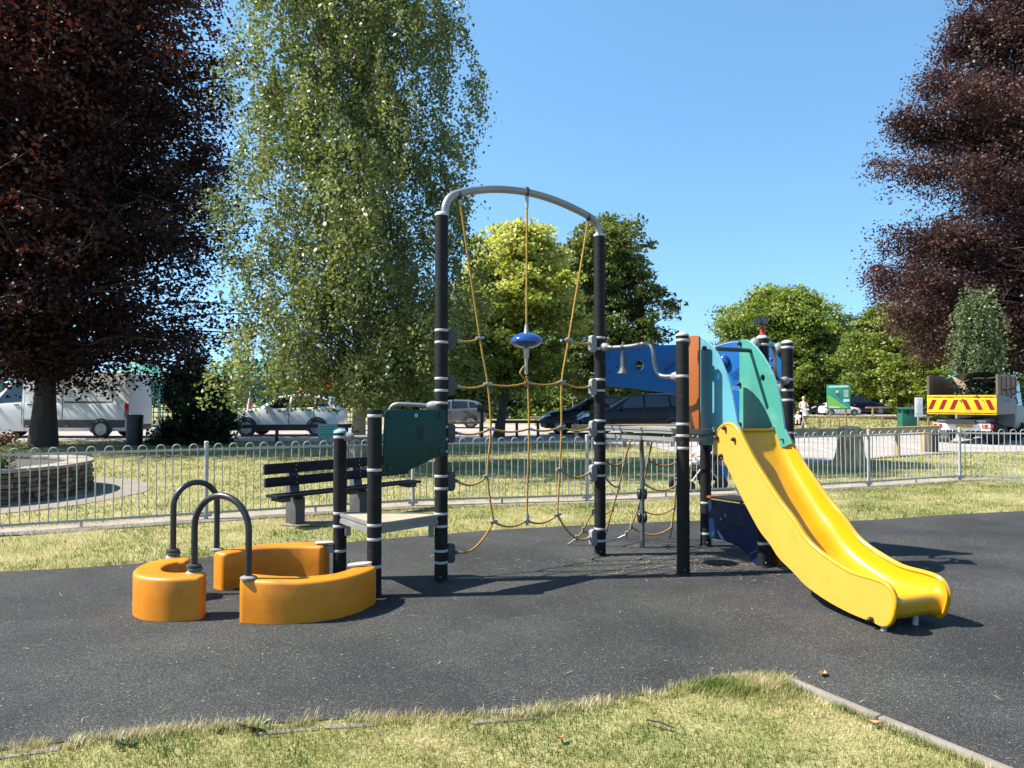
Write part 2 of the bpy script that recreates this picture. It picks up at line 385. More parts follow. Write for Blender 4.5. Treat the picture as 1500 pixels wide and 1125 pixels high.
# ------------------------------------------------------------------ ground, paving, paths
def sheet(name, poly, z, mat, kind='structure', grid=None):
    mb = MB(); mb.add([(x, y, z) for x, y in poly], [tuple(range(len(poly)))])
    me_o = mb.build(name, mat, recalc=False)
    if me_o.data.polygons[0].normal.z < 0: me_o.data.flip_normals()
    return tag(me_o, kind=kind)
sheet('ground', [(-600, -60), (600, -60), (600, 900), (-600, 900)], 0.0, M['lawn'])
back_px = [(0, 838), (120, 832), (250, 822), (400, 806), (508, 795), (635, 784), (740, 776), (900, 768), (1035, 763), (1150, 764), (1260, 763), (1380, 755), (1500, 749)]
back = [tuple(gp(*p))[:2] for p in back_px]
back = [(-9, 6.2)] + [tuple(p)[:2] for p in cr([(x, y, 0) for x, y in back], 5)] + [(12, 11.6)]
front_px = [(0, 1101), (60, 1092), (130, 1084), (190, 1078), (250, 1068), (340, 1063), (420, 1060), (500, 1054), (620, 1050), (750, 1047), (800, 1038), (870, 1030), (950, 1018), (1000, 1008), (1060, 996), (1110, 992), (1150, 995)]
front = [tuple(gp(*p))[:2] for p in front_px]
kerb_a, kerb_b = gp(1158, 997), gp(1480, 1132)
kd = (kerb_b - kerb_a).normalized(); kn = Vector((kd.y, -kd.x, 0))
if kn.x > 0: kn = -kn                       # towards the grass
kerb_c = kerb_a + kd * 3.2
front_poly = [(-6, 3.1)] + front
rub = [(-9, 3.0)] + front_poly + [(kerb_a.x, kerb_a.y), (kerb_c.x, kerb_c.y), (12, 0.2)] + back[::-1]
sheet('rubber_surfacing', rub, 0.006, M['rubber'])
fence_pts = [(-9.3, 7.25), (-6.61, 8.56), (-4.04, 9.81), (-1.47, 11.02), (1.17, 11.58), (3.82, 12.5), (6.47, 13.46), (8.72, 14.45), (10.9, 13.95), (13.6, 13.3)]
def offset(line, d):
    out = []
    for i, (x, y) in enumerate(line):
        a, b = line[max(i - 1, 0)], line[min(i + 1, len(line) - 1)]
        t = Vector((b[0] - a[0], b[1] - a[1])).normalized()
        out.append((x - t.y * d, y + t.x * d))
    return out
def wob(line, amp, n=7):
    P = cr([(x, y, 0) for x, y in line], n)
    return [(p.x + random.uniform(-amp, amp), p.y + random.uniform(-amp, amp)) for p in P]
path_poly = wob(offset(fence_pts, -.28), .05) + wob(offset(fence_pts, .34), .05)[::-1]
sheet('path', path_poly, 0.005, M['old_path'])
park = [(-60, 27.2), (-14, 27.4), (-3, 27.6), (2.5, 26.6), (4.6, 24.4), (5.1, 18.6), (6.7, 17.7), (8.4, 18.8), (10.2, 20.2), (12.4, 21.6), (26, 24), (40, 30), (38, 35.5), (14, 36.6), (9, 44), (-60, 48)]
sheet('car_park', park, 0.004, M['tarmac'])
sheet('far_road', [(10, 66), (90, 66), (90, 76), (10, 76)], 0.004, M['tarmac'])
bed_c = Vector((-9.1, 12.2, 0)); BR = 1.91
ring = [(bed_c.x + (BR + .95) * math.cos(a) * (1 + .012 * math.sin(9 * a)), bed_c.y + (BR + .95) * math.sin(a)) for a in [2 * math.pi * k / 48 for k in range(48)]]
sheet('flower_bed_path', ring, 0.008, M['concrete'])
for i, (a, b) in enumerate([((1190, 655), (1228, 664)), ((1300, 647), (1352, 659)), ((1165, 666), (1225, 664)), ((1380, 640), (1450, 654))]):
    p, q = gp(*a), gp(*b); d = (q - p).normalized(); n = Vector((d.y, -d.x, 0)) * .06
    o = sheet('bay_line', [tuple(v)[:2] for v in (p - n, q - n, q + n, p + n)], .008, M['white_line'])
# concrete edging along the right of the near grass, in separate stones, plus the broken edging on the left
kerb = tag(empty('kerb', kerb_a), kind='structure')
L, k = 0.0, 0
while L < 2.6:
    ln = (.58, .66, .5, .62, .7)[k % 5]; mb = MB()
    a = kd * (L + .004); b = kd * (L + ln - .004); mid = kn * .032
    mb.bar(a + mid + Vector((0, 0, .004)), b + mid + Vector((0, 0, .004 + .004 * (k % 2))), .046, .05)
    mb.build('edging_stone', M['concrete'], kerb, bevel=.006); L += ln; k += 1
for a, b in (((-20, 1109), (95, 1092)), ((375, 1071), (470, 1063)), ((478, 1062), (556, 1057)), ((690, 1055), (790, 1047))):
    p, q = gp(*a) - kerb_a, gp(*b) - kerb_a; mb = MB()
    mb.bar(p + Vector((0, -.03, -.006)), q + Vector((0, -.03, -.01)), .05, .03); mb.build('edging_stone', M['concrete'], kerb, bevel=.006)

# ------------------------------------------------------------------ fast mesh from arrays, grass blades
def mesh_np(name, co, faces, mat, tint=None, parent=None, smooth=False):
    me = bpy.data.meshes.new(name)
    nv, (nf, k) = len(co), faces.shape
    me.vertices.add(nv); me.vertices.foreach_set('co', np.ascontiguousarray(co, dtype=np.float32).ravel())
    me.loops.add(nf * k); me.loops.foreach_set('vertex_index', np.ascontiguousarray(faces, dtype=np.int32).ravel())
    me.polygons.add(nf); me.polygons.foreach_set('loop_start', np.arange(0, nf * k, k, dtype=np.int32))
    me.update(calc_edges=True)
    if tint is not None:
        a = me.attributes.new('tint', 'FLOAT', 'FACE'); a.data.foreach_set('value', np.ascontiguousarray(tint, dtype=np.float32))
    me.materials.append(mat)
    return link(name, me, parent, smooth)
def inside(poly, P):
    x, y = P[:, 0], P[:, 1]; r = np.zeros(len(P), bool); n = len(poly)
    for i in range(n):
        (x1, y1), (x2, y2) = poly[i], poly[i - 1]
        c = ((y1 > y) != (y2 > y)) & (x < (x2 - x1) * (y - y1) / (y2 - y1 + 1e-12) + x1)
        r ^= c
    return r
def patch(P, s=1.0, seed=0):                # smooth 0..1 mottling
    r = np.random.default_rng(seed); v = np.zeros(len(P))
    for k in range(7):
        f = s * 1.75 ** k; a = r.uniform(0, 6.28); q = r.uniform(0, 6.28, 2)
        u = P[:, 0] * math.cos(a) + P[:, 1] * math.sin(a); t = -P[:, 0] * math.sin(a) + P[:, 1] * math.cos(a)
        v += np.sin(u * f + q[0] + 1.3 * np.sin(t * f * .7)) * np.cos(t * f + q[1]) / 1.28 ** k
    return np.clip(.5 + v * .28, 0, 1)
GRASS = leafmat('grass_blades', [(0, (.07, .12, .02)), (.3, (.165, .2, .038)), (.55, (.31, .285, .095)), (.78, (.45, .38, .185)), (1, (.6, .51, .33))], .55, .3, (1.05, 1.05, .75), .2)
def blades(name, P, h, wd, seed, z=0.0, lean=.6, seg2=True, dry=0.0, hmul=None):
    r = np.random.default_rng(seed); n = len(P)
    pt = patch(P, 1.7, seed + 5)
    H = h * r.uniform(.45, 1.25, n) * (1 if hmul is None else hmul)
    a = r.uniform(0, 2 * np.pi, n); ln = r.uniform(.15, 1, n) * lean * H
    dx, dy = np.cos(a), np.sin(a); b = a + r.uniform(.8, 2.2, n); W = wd * r.uniform(.6, 1.3, n)
    wx, wy = np.cos(b) * W, np.sin(b) * W
    Z = np.full(n, z); X, Y = P[:, 0], P[:, 1]
    tint = np.clip((.28 + (pt - .5) * 1.5 + dry) + r.normal(0, .21, n), 0, 1)
    if seg2:
        v = np.stack([np.stack([X - wx, Y - wy, Z], 1), np.stack([X + wx, Y + wy, Z], 1),
                      np.stack([X + dx * ln * .35 + wx * .7, Y + dy * ln * .35 + wy * .7, Z + H * .6], 1), np.stack([X + dx * ln * .35 - wx * .7, Y + dy * ln * .35 - wy * .7, Z + H * .6], 1),
                      np.stack([X + dx * ln, Y + dy * ln, Z + H], 1)], 1).reshape(-1, 3)
        i = np.arange(n)[:, None] * 5
        f = np.concatenate([i + np.array([[0, 1, 2]]), i + np.array([[0, 2, 3]]), i + np.array([[3, 2, 4]])]); tint = np.tile(tint, 3)
    else:
        v = np.stack([np.stack([X - wx, Y - wy, Z], 1), np.stack([X + wx, Y + wy, Z], 1), np.stack([X + dx * ln, Y + dy * ln, Z + H], 1)], 1).reshape(-1, 3)
        f = np.arange(n * 3).reshape(-1, 3)
    o = mesh_np(name, v, f, GRASS, tint)
    return tag(o, kind='stuff')
fg_poly = [(-6, 2.4)] + front_poly + [(kerb_a.x - .02, kerb_a.y)] + [(kerb_c.x + kn.x * .06, kerb_c.y + kn.y * .06)] + [(kerb_c.x, 1.5), (-6, 1.5)]
def scatter(poly, n, seed, y0=None, y1=None):
    r = np.random.default_rng(seed); q = np.array(poly)
    lo, hi = q.min(0), q.max(0)
    if y0 is not None: lo[1] = max(lo[1], y0)
    if y1 is not None: hi[1] = min(hi[1], y1)
    P = r.uniform(lo, hi, (n, 2)); return P[inside(poly, P)]
P = scatter(fg_poly, 210000, 3, 2.55)
P = P[np.abs(P[:, 0]) < .8 * P[:, 1] + .2]
Pd = patch(P, 3.1, 40); P = P[np.random.default_rng(4).random(len(P)) < .35 + Pd]
o = blades('grass', P, .024, .0015, 5, lean=1.25, hmul=.55 + .8 * patch(P, 4, 77))
# longer tufts that lean over the edging
ed = np.array([(p.x, p.y) for p in cr([(x, y, 0) for x, y in front], 12)])
r_ = np.random.default_rng(8); E = ed[r_.integers(0, len(ed), 9000)] + r_.normal(0, .035, (9000, 2)) + np.array([0, -.035])
E = E[patch(E, 4.2, 9) > .36]
tip = np.array([gp(1090, 1000).x, gp(1090, 1000).y]) + r_.normal(0, 1, (5200, 2)) * np.array([.17, .09]) - np.array([0, .06])
tip = tip[inside(fg_poly, tip)]
blades('tip_grass', tip, .045, .0015, 7, lean=1.0, dry=.34)
kb = np.array([[kerb_a.x, kerb_a.y]]) + np.outer(r_.uniform(.35, 2.2, 1500), [kd.x, kd.y]) + np.outer(.07 + np.abs(r_.normal(0, .03, 1500)), [kn.x, kn.y])
blades('long_grass', np.concatenate([E, kb]), .04, .0015, 6, lean=1.2, dry=.42)
lawn1 = back[1:] + [(14, 13)] + offset(fence_pts, -.24)[::-1]
P = scatter(lawn1, 260000, 13)
P = P[(np.abs(P[:, 0]) < .9 * P[:, 1] + .3)]
blades('lawn_grass', P, .04, .0032, 14, seg2=False, lean=.9, hmul=.5 + .9 * patch(P, 3, 3), dry=.10)
Eb = np.array(back[2:-1]); Eb = Eb[r_.integers(0, len(Eb), 7000)] + r_.normal(0, .13, (7000, 2)); Eb = Eb[inside(lawn1, Eb)]
blades('edge_grass', Eb, .055, .003, 16, seg2=False, lean=1.0, dry=.16)
lawn2 = offset(fence_pts, .36) + [(20, 14), (30, 24)] + [p for p in park[1:11]][::-1] + [(-24, 27.2), (-24, 12)]
P = scatter(lawn2, 420000, 23)
d2 = np.hypot(P[:, 0] - bed_c.x, P[:, 1] - bed_c.y); P = P[(d2 > BR + .93) & (np.abs(P[:, 0]) < .75 * P[:, 1] + .3)]
P = P[np.random.default_rng(2).random(len(P)) < np.clip(14 / P[:, 1], .25, 1)]
blades('park_grass', P, .05, .006, 24, seg2=False, lean=1.0, dry=.12)
P = scatter([(8, 38), (60, 38), (90, 66), (8, 66)], 40000, 33); P = P[np.abs(P[:, 0]) < .75 * P[:, 1]]
blades('verge_grass', P, .12, .025, 34, seg2=False, lean=1.0, dry=.0)
Pf = np.array([tuple(gp(*q))[:2] for q in ((470, 760), (930, 742), (1300, 716), (820, 742), (1180, 728))])
P = Pf[r_.integers(0, 5, 2600)] + r_.normal(0, 1, (2600, 2)) * np.array([1.2, .12]); P = P[inside(lawn1, P)]
blades('path_edge_grass', P, .06, .003, 35, seg2=False, lean=1.0, dry=.2)

el = np.array([(p.x, p.y) for d_ in (-.27, .35) for p in cr([(x, y, 0) for x, y in offset(fence_pts, d_)], 14)])
P = el[r_.integers(0, len(el), 9000)] + r_.normal(0, .09, (9000, 2)); P = P[np.abs(P[:, 0]) < .75 * P[:, 1] + .3]; P = P[patch(P, 2.2, 31) > .4]
blades('path_side_grass', P, .05, .0032, 36, seg2=False, lean=1.0, dry=.15)
# dry straw and clippings lying on the rubber
def litter(name, P, l, wd, seed, z=.0085):
    r = np.random.default_rng(seed); n = len(P); a = r.uniform(0, np.pi, n); LN = l * r.uniform(.3, 1.5, n) ** 1.4; W = wd * r.uniform(.6, 1.4, n)
    d = np.stack([np.cos(a) * LN / 2, np.sin(a) * LN / 2, r.uniform(-.06, .06, n) * LN], 1); q = np.stack([-np.sin(a) * W / 2, np.cos(a) * W / 2, np.zeros(n)], 1)
    c = np.concatenate([P, np.full((n, 1), z + .002) + r.uniform(0, .003, (n, 1))], 1); bend = q * r.uniform(-6, 6, (n, 1))
    v = np.stack([c - d - q * .5, c + bend - q, c + d, c + bend + q], 1).reshape(-1, 3)
    return tag(mesh_np(name, v, np.arange(n * 4).reshape(-1, 4), M['straw'], r.random(n)), kind='stuff')
P = scatter(rub, 9500, 43, 2.9); P = P[np.abs(P[:, 0]) < .75 * P[:, 1] + .2]
keep = patch(P, .8, 12); P = P[np.random.default_rng(1).random(len(P)) < .12 + .8 * keep ** 2]
litter('straw_litter', P, .021, .0035, 44)
c0 = np.array([1.95, 7.15]); P = c0 + r_.normal(0, 1, (900, 2)) * np.array([.75, .3])
litter('straw_drift', P, .05, .004, 45)
P = scatter(rub, 420, 47, 3.0); litter('long_straw', P, .085, .0045, 48)
P = scatter(rub, 16000, 49, 2.9); P = P[np.abs(P[:, 0]) < .75 * P[:, 1] + .2]; litter('chaff', P, .007, .005, 50)
# fallen leaves, each one a thing
def leaf(px, py, s, label, cat='leaf', z=0.006):
    p = gp(px, py, z); mb = MB(); rows = []
    for i in range(5):
        u = i / 4 - .5; hw = s * .32 * math.cos(u * 2.9); rows.append([(u * s, t * hw, .006 + s * .22 * (abs(t) ** 1.5 + u * u)) for t in (-1, -.4, .2, 1)])
    mb.grid(rows); o = mb.build('fallen_leaf', M['brown_leaf'], smooth=True); o.location = p; o.rotation_euler = (0, 0, px % 7)
    return tag(o, label, cat)
leaf(1205, 990, .07, 'curled brown leaf on the rubber beyond the tip of the near grass')
leaf(1280, 1062, .055, 'small brown leaf on the grass beside the concrete edging', z=.02)
leaf(820, 628 + 455, .05, 'brown leaf lying in the near lawn', z=.02)
leaf(1340, 716, .09, 'reddish leaf on the lawn in front of the right-hand fence post', z=.03)
mb = MB(); a, b = gp(948, 1054, .035), gp(988, 1066, .03); mb.tube([a, (a + b) / 2 + Vector((0, 0, .006)), b], [.005, .006, .004], 7)
o = mb.build('twig', M['timber_dark']); mb = MB(); mb.ball(a, (.008, .008, .007), 8, 5); mb.build('twig_end', M['red_paint'], o, smooth=True)
tag(o, 'dark stick with a red tip lying in the near grass', 'stick')
# low weeds at the broken edge
def weed(px, py, n, s, seed, label):
    r = random.Random(seed); mb = MB(); p = gp(px, py)
    for i in range(n):
        a = r.uniform(0, 6.28); l = s * r.uniform(.5, 1.1); e = r.uniform(.15, .9); d = Vector((math.cos(a), math.sin(a), 0)); q = Vector((-d.y, d.x, 0)) * l * .17
        o_ = d * r.uniform(0, s * .8)
        mb.grid([[o_ + d * l * t - q * wv + Vector((0, 0, .005 + l * e * t * (1.2 - .5 * t))), o_ + d * l * t + Vector((0, 0, l * e * t * (1.2 - .5 * t))), o_ + d * l * t + q * wv + Vector((0, 0, .005 + l * e * t * (1.2 - .5 * t)))] for t, wv in ((0, .2), (.4, 1), (.75, .8), (1, .1))])
    o = mb.build('weed', M['weed'], smooth=True); o.location = p; return tag(o, label, 'weed')
M['weed'] = pmat('weed_leaf', (.08, .12, .03), .5, var=.3, vs=20)
weed(372, 1067, 34, .06, 1, 'dark leafy weed in the broken rubber edge right of the loose edging')
weed(185, 1091, 26, .042, 2, 'grey-green rosette weed below the torn rubber edge')
weed(120, 1086, 30, .035, 3, 'low bright weeds along the torn rubber edge at the far left')
weed(325, 1070, 26, .03, 5, 'small low weed just left of the dark leafy weed')

# ------------------------------------------------------------------ bow-top fence
fence = empty('bow_top_fence', (fence_pts[2][0], fence_pts[2][1], 0), 0, 'long grey bow-top railing running behind the playground', 'fence')
F0 = Vector((fence_pts[2][0], fence_pts[2][1], 0))
mb = MB()
for sx in (-.05, .05): mb.tube([(sx, 0, .085), (sx, 0, .93)], .0085, 6)
mb.v = []; mb.f = []; mb.m = []
arc = [(-.05, 0, .075)] + [(-.05 * math.cos(a), 0, .945 + .05 * math.sin(a)) for a in [math.pi * k / 8 for k in range(9)]] + [(.05, 0, .075)]
mb.tube(arc, .0072, 6); hoop_me = mb.build('hoop', M['galv'], smooth=True, auto=60); hoop_data = hoop_me.data; bpy.data.objects.remove(hoop_me)
mb = MB(); mb.lathe([(.028, 0), (.028, 1.0), (.031, 1.0), (.031, 1.02), (.02, 1.03)], seg=12); post_o = mb.build('post', M['galv'], smooth=True); post_data = post_o.data; bpy.data.objects.remove(post_o)
for i in range(len(fence_pts)):
    p = Vector((*fence_pts[i], 0)) - F0
    po = link('post', post_data, fence); po.location = p
    if i + 1 == len(fence_pts): break
    q = Vector((*fence_pts[i + 1], 0)) - F0; d = (q - p); Lf = d.length; d.normalize(); ang = math.atan2(d.y, d.x)
    for nm, z, hgt in (('top_rail', .92, .03), ('bottom_rail', .085, .03)):
        mb = MB(); mb.bar(p + d * .03 + Vector((0, 0, z)), q - d * .03 + Vector((0, 0, z)), .012, hgt); mb.build(nm, M['galv'], fence)
    for e, s in ((p, 1), (q, -1)):
        for z in (.05, .92):
            mb = MB(); mb.bar(e + d * s * .02 + Vector((0, 0, z)), e + d * s * .075 + Vector((0, 0, z)), .03, .03); mb.build('bracket', M['galv'], fence)
    n = int(round((Lf - .12) / .2)); st = (Lf - .1) / n
    for k in range(n):
        if not (-7.6 < (F0 + p).x + d.x * k * .2 < 13): continue
        h = link('hoop', hoop_data, fence); h.location = p + d * (.05 + st * (k + .5)); h.rotation_euler = (random.gauss(0, .008), random.gauss(0, .008), ang + random.gauss(0, .03))
    mb = MB(); m_ = (p + q) / 2; mb.bar(m_ + Vector((0, 0, 0)), m_ + Vector((0, 0, .075)), .012, .03, up=(1, 0, 0)); mb.build('foot', M['galv'], fence)

# ------------------------------------------------------------------ stone flower bed
bed = empty('stone_flower_bed', bed_c, 0, 'round raised flower bed with a brown stone wall', 'flower bed')
mb = MB(); mb.lathe([(BR - .32, 0), (BR - .03, 0), (BR - .03, .47), (BR - .32, .47)], seg=64); mb.build('wall_core', M['mortar'], bed)
mb = MB(); mb.lathe([(0.01, .36), (BR - .9, .47), (BR - .34, .43), (BR - .33, .38)], seg=40); mb.build('soil', M['soil'], bed, smooth=True)
stone_me = []
for k in range(9):
    mb = MB(); lw = (.16, .22, .19, .26, .3)[k % 5]
    mb.box((0, 0, 0), (.11, lw, .066)); mbo = mb.build('stone', M[('stone_a', 'stone_b', 'stone_c')[k % 3]], bevel=.008)
    for v in mbo.data.vertices: v.co += Vector((random.uniform(-.008, .008), random.uniform(-.01, .01), random.uniform(-.007, .007)))
    stone_me.append((mbo.data, lw)); bpy.data.objects.remove(mbo)
for c in range(6):
    a, a_end = R(-148), R(22); k = c
    a += random.uniform(0, .06)
    while a < a_end:
        me, lw = random.choice(stone_me); da = (lw + .014) / BR
        s = link('stone', me, bed); am = a + da / 2; rr = BR - .035 + random.uniform(-.012, .02)
        s.location = (rr * math.cos(am), rr * math.sin(am), .038 + c * .078); s.rotation_euler = (random.uniform(-.03, .03), random.uniform(-.03, .03), am)
        a += da
ncop = 26
for k in range(ncop):
    a0, a1 = 2 * math.pi * k / ncop + .004, 2 * math.pi * (k + 1) / ncop - .004
    poly = [((BR - .36) * math.cos(a), (BR - .36) * math.sin(a), .475) for a in (a0, (a0 + a1) / 2, a1)] + [((BR + .035) * math.cos(a), (BR + .035) * math.sin(a), .475) for a in (a1, (a0 + a1) / 2, a0)]
    mb = MB(); mb.slab(poly, (0, 0, .055 + random.uniform(-.006, .006))); mb.build('coping', M['coping'], bed, bevel=.008)

# ------------------------------------------------------------------ foliage
def unit(v): return v / (np.linalg.norm(v, axis=1, keepdims=True) + 1e-9)
def leaves(name, C, size, mat, seed, parent=None, up=.3, asp=.7, tint=None, tvar=.18, droop=0.0):
    """one rhombic, slightly folded leaf per centre"""
    r = np.random.default_rng(seed); n = len(C)
    N_ = unit(r.normal(0, 1, (n, 3)) + np.array([0, 0, up * 3]))
    A = unit(np.cross(N_, r.normal(0, 1, (n, 3))) + np.array([0, 0, -droop])); A = unit(A - N_ * (A * N_).sum(1, keepdims=True)); B = np.cross(N_, A)
    s = size * r.uniform(.55, 1.25, (n, 1)); h = s * .5; fold = N_ * s * r.uniform(.02, .16, (n, 1))
    v = np.stack([C - A * h, C + B * h * asp + fold, C + A * h, C - B * h * asp + fold], 1).reshape(-1, 3)
    t = np.clip((.5 if tint is None else tint) + r.normal(0, tvar, n), 0, 1)
    return tag(mesh_np(name, v, np.arange(n * 4).reshape(-1, 4), mat, t, parent), kind='stuff')
def wood(name, lines, mat, parent, seg=7):
    mb = MB()
    for P, rad in lines: mb.tube(P, rad, seg)
    return mb.build(name, mat, parent, smooth=True, auto=70)
def crown_tree(base, name, label, group, mat, bark, n_leaf, leaf_s, H, z0, prof, seed, trunk_r, n_limb=70, up=.35, flat=.22, clump=.75, spread=1.0, jit=(.78, 1.08), rise=.35, sub=5, cx=0, cy=0, hi=0.0, asp=.7, skip=None, shell=.35, thin=1.0, zmin=0.0, tsd=.09, tv=.16, ez=.12, boughs=(), xmax=None):
    """trunk, limbs that reach the crown's outline, sprays of leaves along the outer part of every limb.
    prof(t): radius at height fraction t of the crown"""
    r = np.random.default_rng(seed)
    root = empty(name, base, 0, label, 'tree', group)
    ztop = H * .93
    tr = [(cx * t * .9 + .12 * math.sin(t * 5 + seed) * trunk_r * 2, cy * t * .9, t * ztop) for t in np.linspace(0, 1, 12)]
    rad = [trunk_r * (1.35 if i == 0 else 1) * (1 - .9 * i / 11) + .012 for i in range(12)]
    wood('trunk', [(tr, rad)], bark, root, 12)
    lines, C, T = [], [], []
    ga = 2.399963
    for i in range(n_limb):
        u = (i + .5) / n_limb; t = u ** .9
        if skip and skip(t, i * ga): continue
        zt = z0 + (H - z0) * t
        az = i * ga + r.normal(0, .25); Rr = prof(t) * r.uniform(*jit)
        zs = max(z0 * .75, zt - rise * Rr - .25 * (H - z0) * .2)
        tt = min(zs / ztop, .97); s = np.array([cx * tt * .9, cy * tt * .9, zs])
        e = np.array([cx * t + Rr * math.cos(az), cy * t + Rr * math.sin(az), zt + r.normal(0, ez) * Rr])
        m = (s + e) / 2 + np.array([0, 0, .1 * Rr])
        Q = [np.array(p) for p in cr([tuple(s), tuple(m), tuple(e)], 4)]
        lr = max(trunk_r * .3 * thin * (1 - .7 * t), .012)
        lines.append(([tuple(p) for p in Q], [lr * (1 - .85 * k / 8) + .006 for k in range(9)]))
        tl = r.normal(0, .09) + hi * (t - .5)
        for k in range(sub):
            f = shell + (1 - shell) * (k + r.uniform(.1, 1)) / sub; p = Q[min(int(f * 8), 8)]
            c = p + np.array([r.normal(0, 1), r.normal(0, 1), r.normal(0, .55)]) * clump * .7 * min(1, .35 + Rr * .3) * spread
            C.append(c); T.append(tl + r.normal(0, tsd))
            if k % 2: lines.append(([tuple(p), tuple((p + c) / 2 + np.array([0, 0, .05])), tuple(c)], [lr * .35 + .004, lr * .2 + .004, .004]))
    for bx_, by_, bz_, bz0 in boughs:          # named boughs that make the outline
        s = np.array([0, 0, bz0]); e = np.array([bx_, by_, bz_]); L_ = np.linalg.norm(e - s)
        Q = [np.array(p) for p in cr([tuple(s), tuple((s + e) / 2 + np.array([0, 0, .08 * L_])), tuple(e)], 6)]
        lines.append(([tuple(p) for p in Q], [.11 * (1 - .9 * k / 12) + .008 for k in range(13)])); tl = r.normal(0, .08)
        for k in range(120):
            f = r.uniform(.2, 1.0) ** .8; p = Q[min(int(f * 12), 12)]; wd_ = 1.6 * (1.12 - f)
            c = p + r.normal(0, 1, 3) * np.array([wd_ * .5 + .15, wd_ + .35, .2 + wd_ * .42]) - np.array([0, 0, .5 * (1 - f) + .25]); C.append(c); T.append(tl + r.normal(0, tsd))
            if k % 3 == 0: lines.append(([tuple(p), tuple((p + c) / 2), tuple(c)], [.02, .012, .004]))
    if len(lines): wood('branches', lines, bark, root, 5)
    C = np.array(C); T = np.array(T); n = len(C); idx = r.integers(0, n, n_leaf)
    sc = clump * r.uniform(.55, 1.2, n)[idx][:, None]
    # sprays: flattened, several small twigs per clump
    tw = np.clip(r.normal(0, 1, (n, 9, 3)), -1.5, 1.5); pick = r.integers(0, 9, n_leaf)
    off = tw[idx, pick] * np.array([.62, .62, .62 * flat * 1.6]) + np.clip(r.normal(0, 1, (n_leaf, 3)), -1.4, 1.4) * np.array([.38, .38, .4 * flat])
    PL = C[idx] + off * sc - np.array([0, 0, 1]) * (np.hypot(off[:, 0], off[:, 1])[:, None] * sc * .18)
    kp = PL[:, 2] > zmin + 1.3 * patch(PL[:, :2], 1.1, seed) if zmin else np.ones(n_leaf, bool); PL = PL[kp]
    if xmax: m2 = PL[:, 0] < xmax; PL = PL[m2]; kp[np.flatnonzero(kp)[~m2]] = False
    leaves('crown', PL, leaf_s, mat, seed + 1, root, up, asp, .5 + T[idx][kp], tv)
    return root
LM = {
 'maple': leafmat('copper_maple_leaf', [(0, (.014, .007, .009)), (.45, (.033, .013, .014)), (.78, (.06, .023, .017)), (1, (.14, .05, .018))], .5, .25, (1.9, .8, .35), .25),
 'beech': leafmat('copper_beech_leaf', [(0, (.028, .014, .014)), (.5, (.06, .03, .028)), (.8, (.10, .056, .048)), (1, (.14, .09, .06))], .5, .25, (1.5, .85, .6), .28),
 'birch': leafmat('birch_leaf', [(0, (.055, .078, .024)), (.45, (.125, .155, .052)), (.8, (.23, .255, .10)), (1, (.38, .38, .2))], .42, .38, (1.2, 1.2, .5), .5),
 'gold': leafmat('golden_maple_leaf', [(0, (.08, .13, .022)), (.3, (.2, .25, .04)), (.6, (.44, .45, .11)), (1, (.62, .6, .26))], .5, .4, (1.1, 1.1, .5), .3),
 'dark': leafmat('dark_green_leaf', [(0, (.022, .042, .015)), (.5, (.05, .08, .024)), (1, (.13, .15, .045))], .45, .25, (1.2, 1.3, .5), .35),
 'olive': leafmat('olive_green_leaf', [(0, (.035, .06, .018)), (.5, (.09, .125, .03)), (1, (.22, .23, .065))], .45, .3, (1.2, 1.25, .45), .3),
 'mid': leafmat('mid_green_leaf', [(0, (.06, .095, .02)), (.5, (.145, .19, .033)), (1, (.28, .3, .065))], .45, .32, (1.2, 1.25, .45), .35),
 'lime': leafmat('yellow_green_leaf', [(0, (.055, .09, .02)), (.5, (.16, .21, .035)), (1, (.34, .37, .08))], .45, .32, (1.2, 1.25, .45), .35),
 'willow': leafmat('grey_green_leaf', [(0, (.06, .085, .035)), (.5, (.12, .15, .065)), (1, (.2, .23, .11))], .45, .3, (1.1, 1.2, .6), .35),
 'shrub': leafmat('dark_shrub_leaf', [(0, (.012, .022, .012)), (.5, (.02, .04, .018)), (1, (.05, .07, .03))], .4, .15, (1, 1.2, .6), .4),
 'dry': leafmat('dried_flower', [(0, (.07, .04, .022)), (.5, (.16, .10, .06)), (1, (.3, .21, .13))], .8, .15, (1, .9, .7), .1),
 'rose': leafmat('bed_foliage', [(0, (.04, .07, .018)), (.5, (.12, .16, .03)), (1, (.34, .34, .08))], .5, .3, (1.1, 1.1, .5), .3),
}
# copper maple
pb = gp(60, 654)
def pm(t): return float(np.interp(t, [0, .04, .12, .3, .5, .68, .78, .86, 1], [6.0, 7.0, 6.6, 6.0, 6.0, 5.9, 5.2, 4.1, .6]))
crown_tree(pb, 'copper_maple', 'big dark copper-leaved maple at the left edge beside the white van', None, LM['maple'], M['bark_dark'], 270000, .135, 18.5, 3.3, pm, 21, .34, n_limb=330, up=.4, flat=.42, clump=.8, spread=1.3, rise=.22, sub=8, hi=.4, cx=.9, asp=.95, shell=.15, jit=(.7, 1.06), thin=.55, zmin=1.2, tsd=.17, tv=.1)
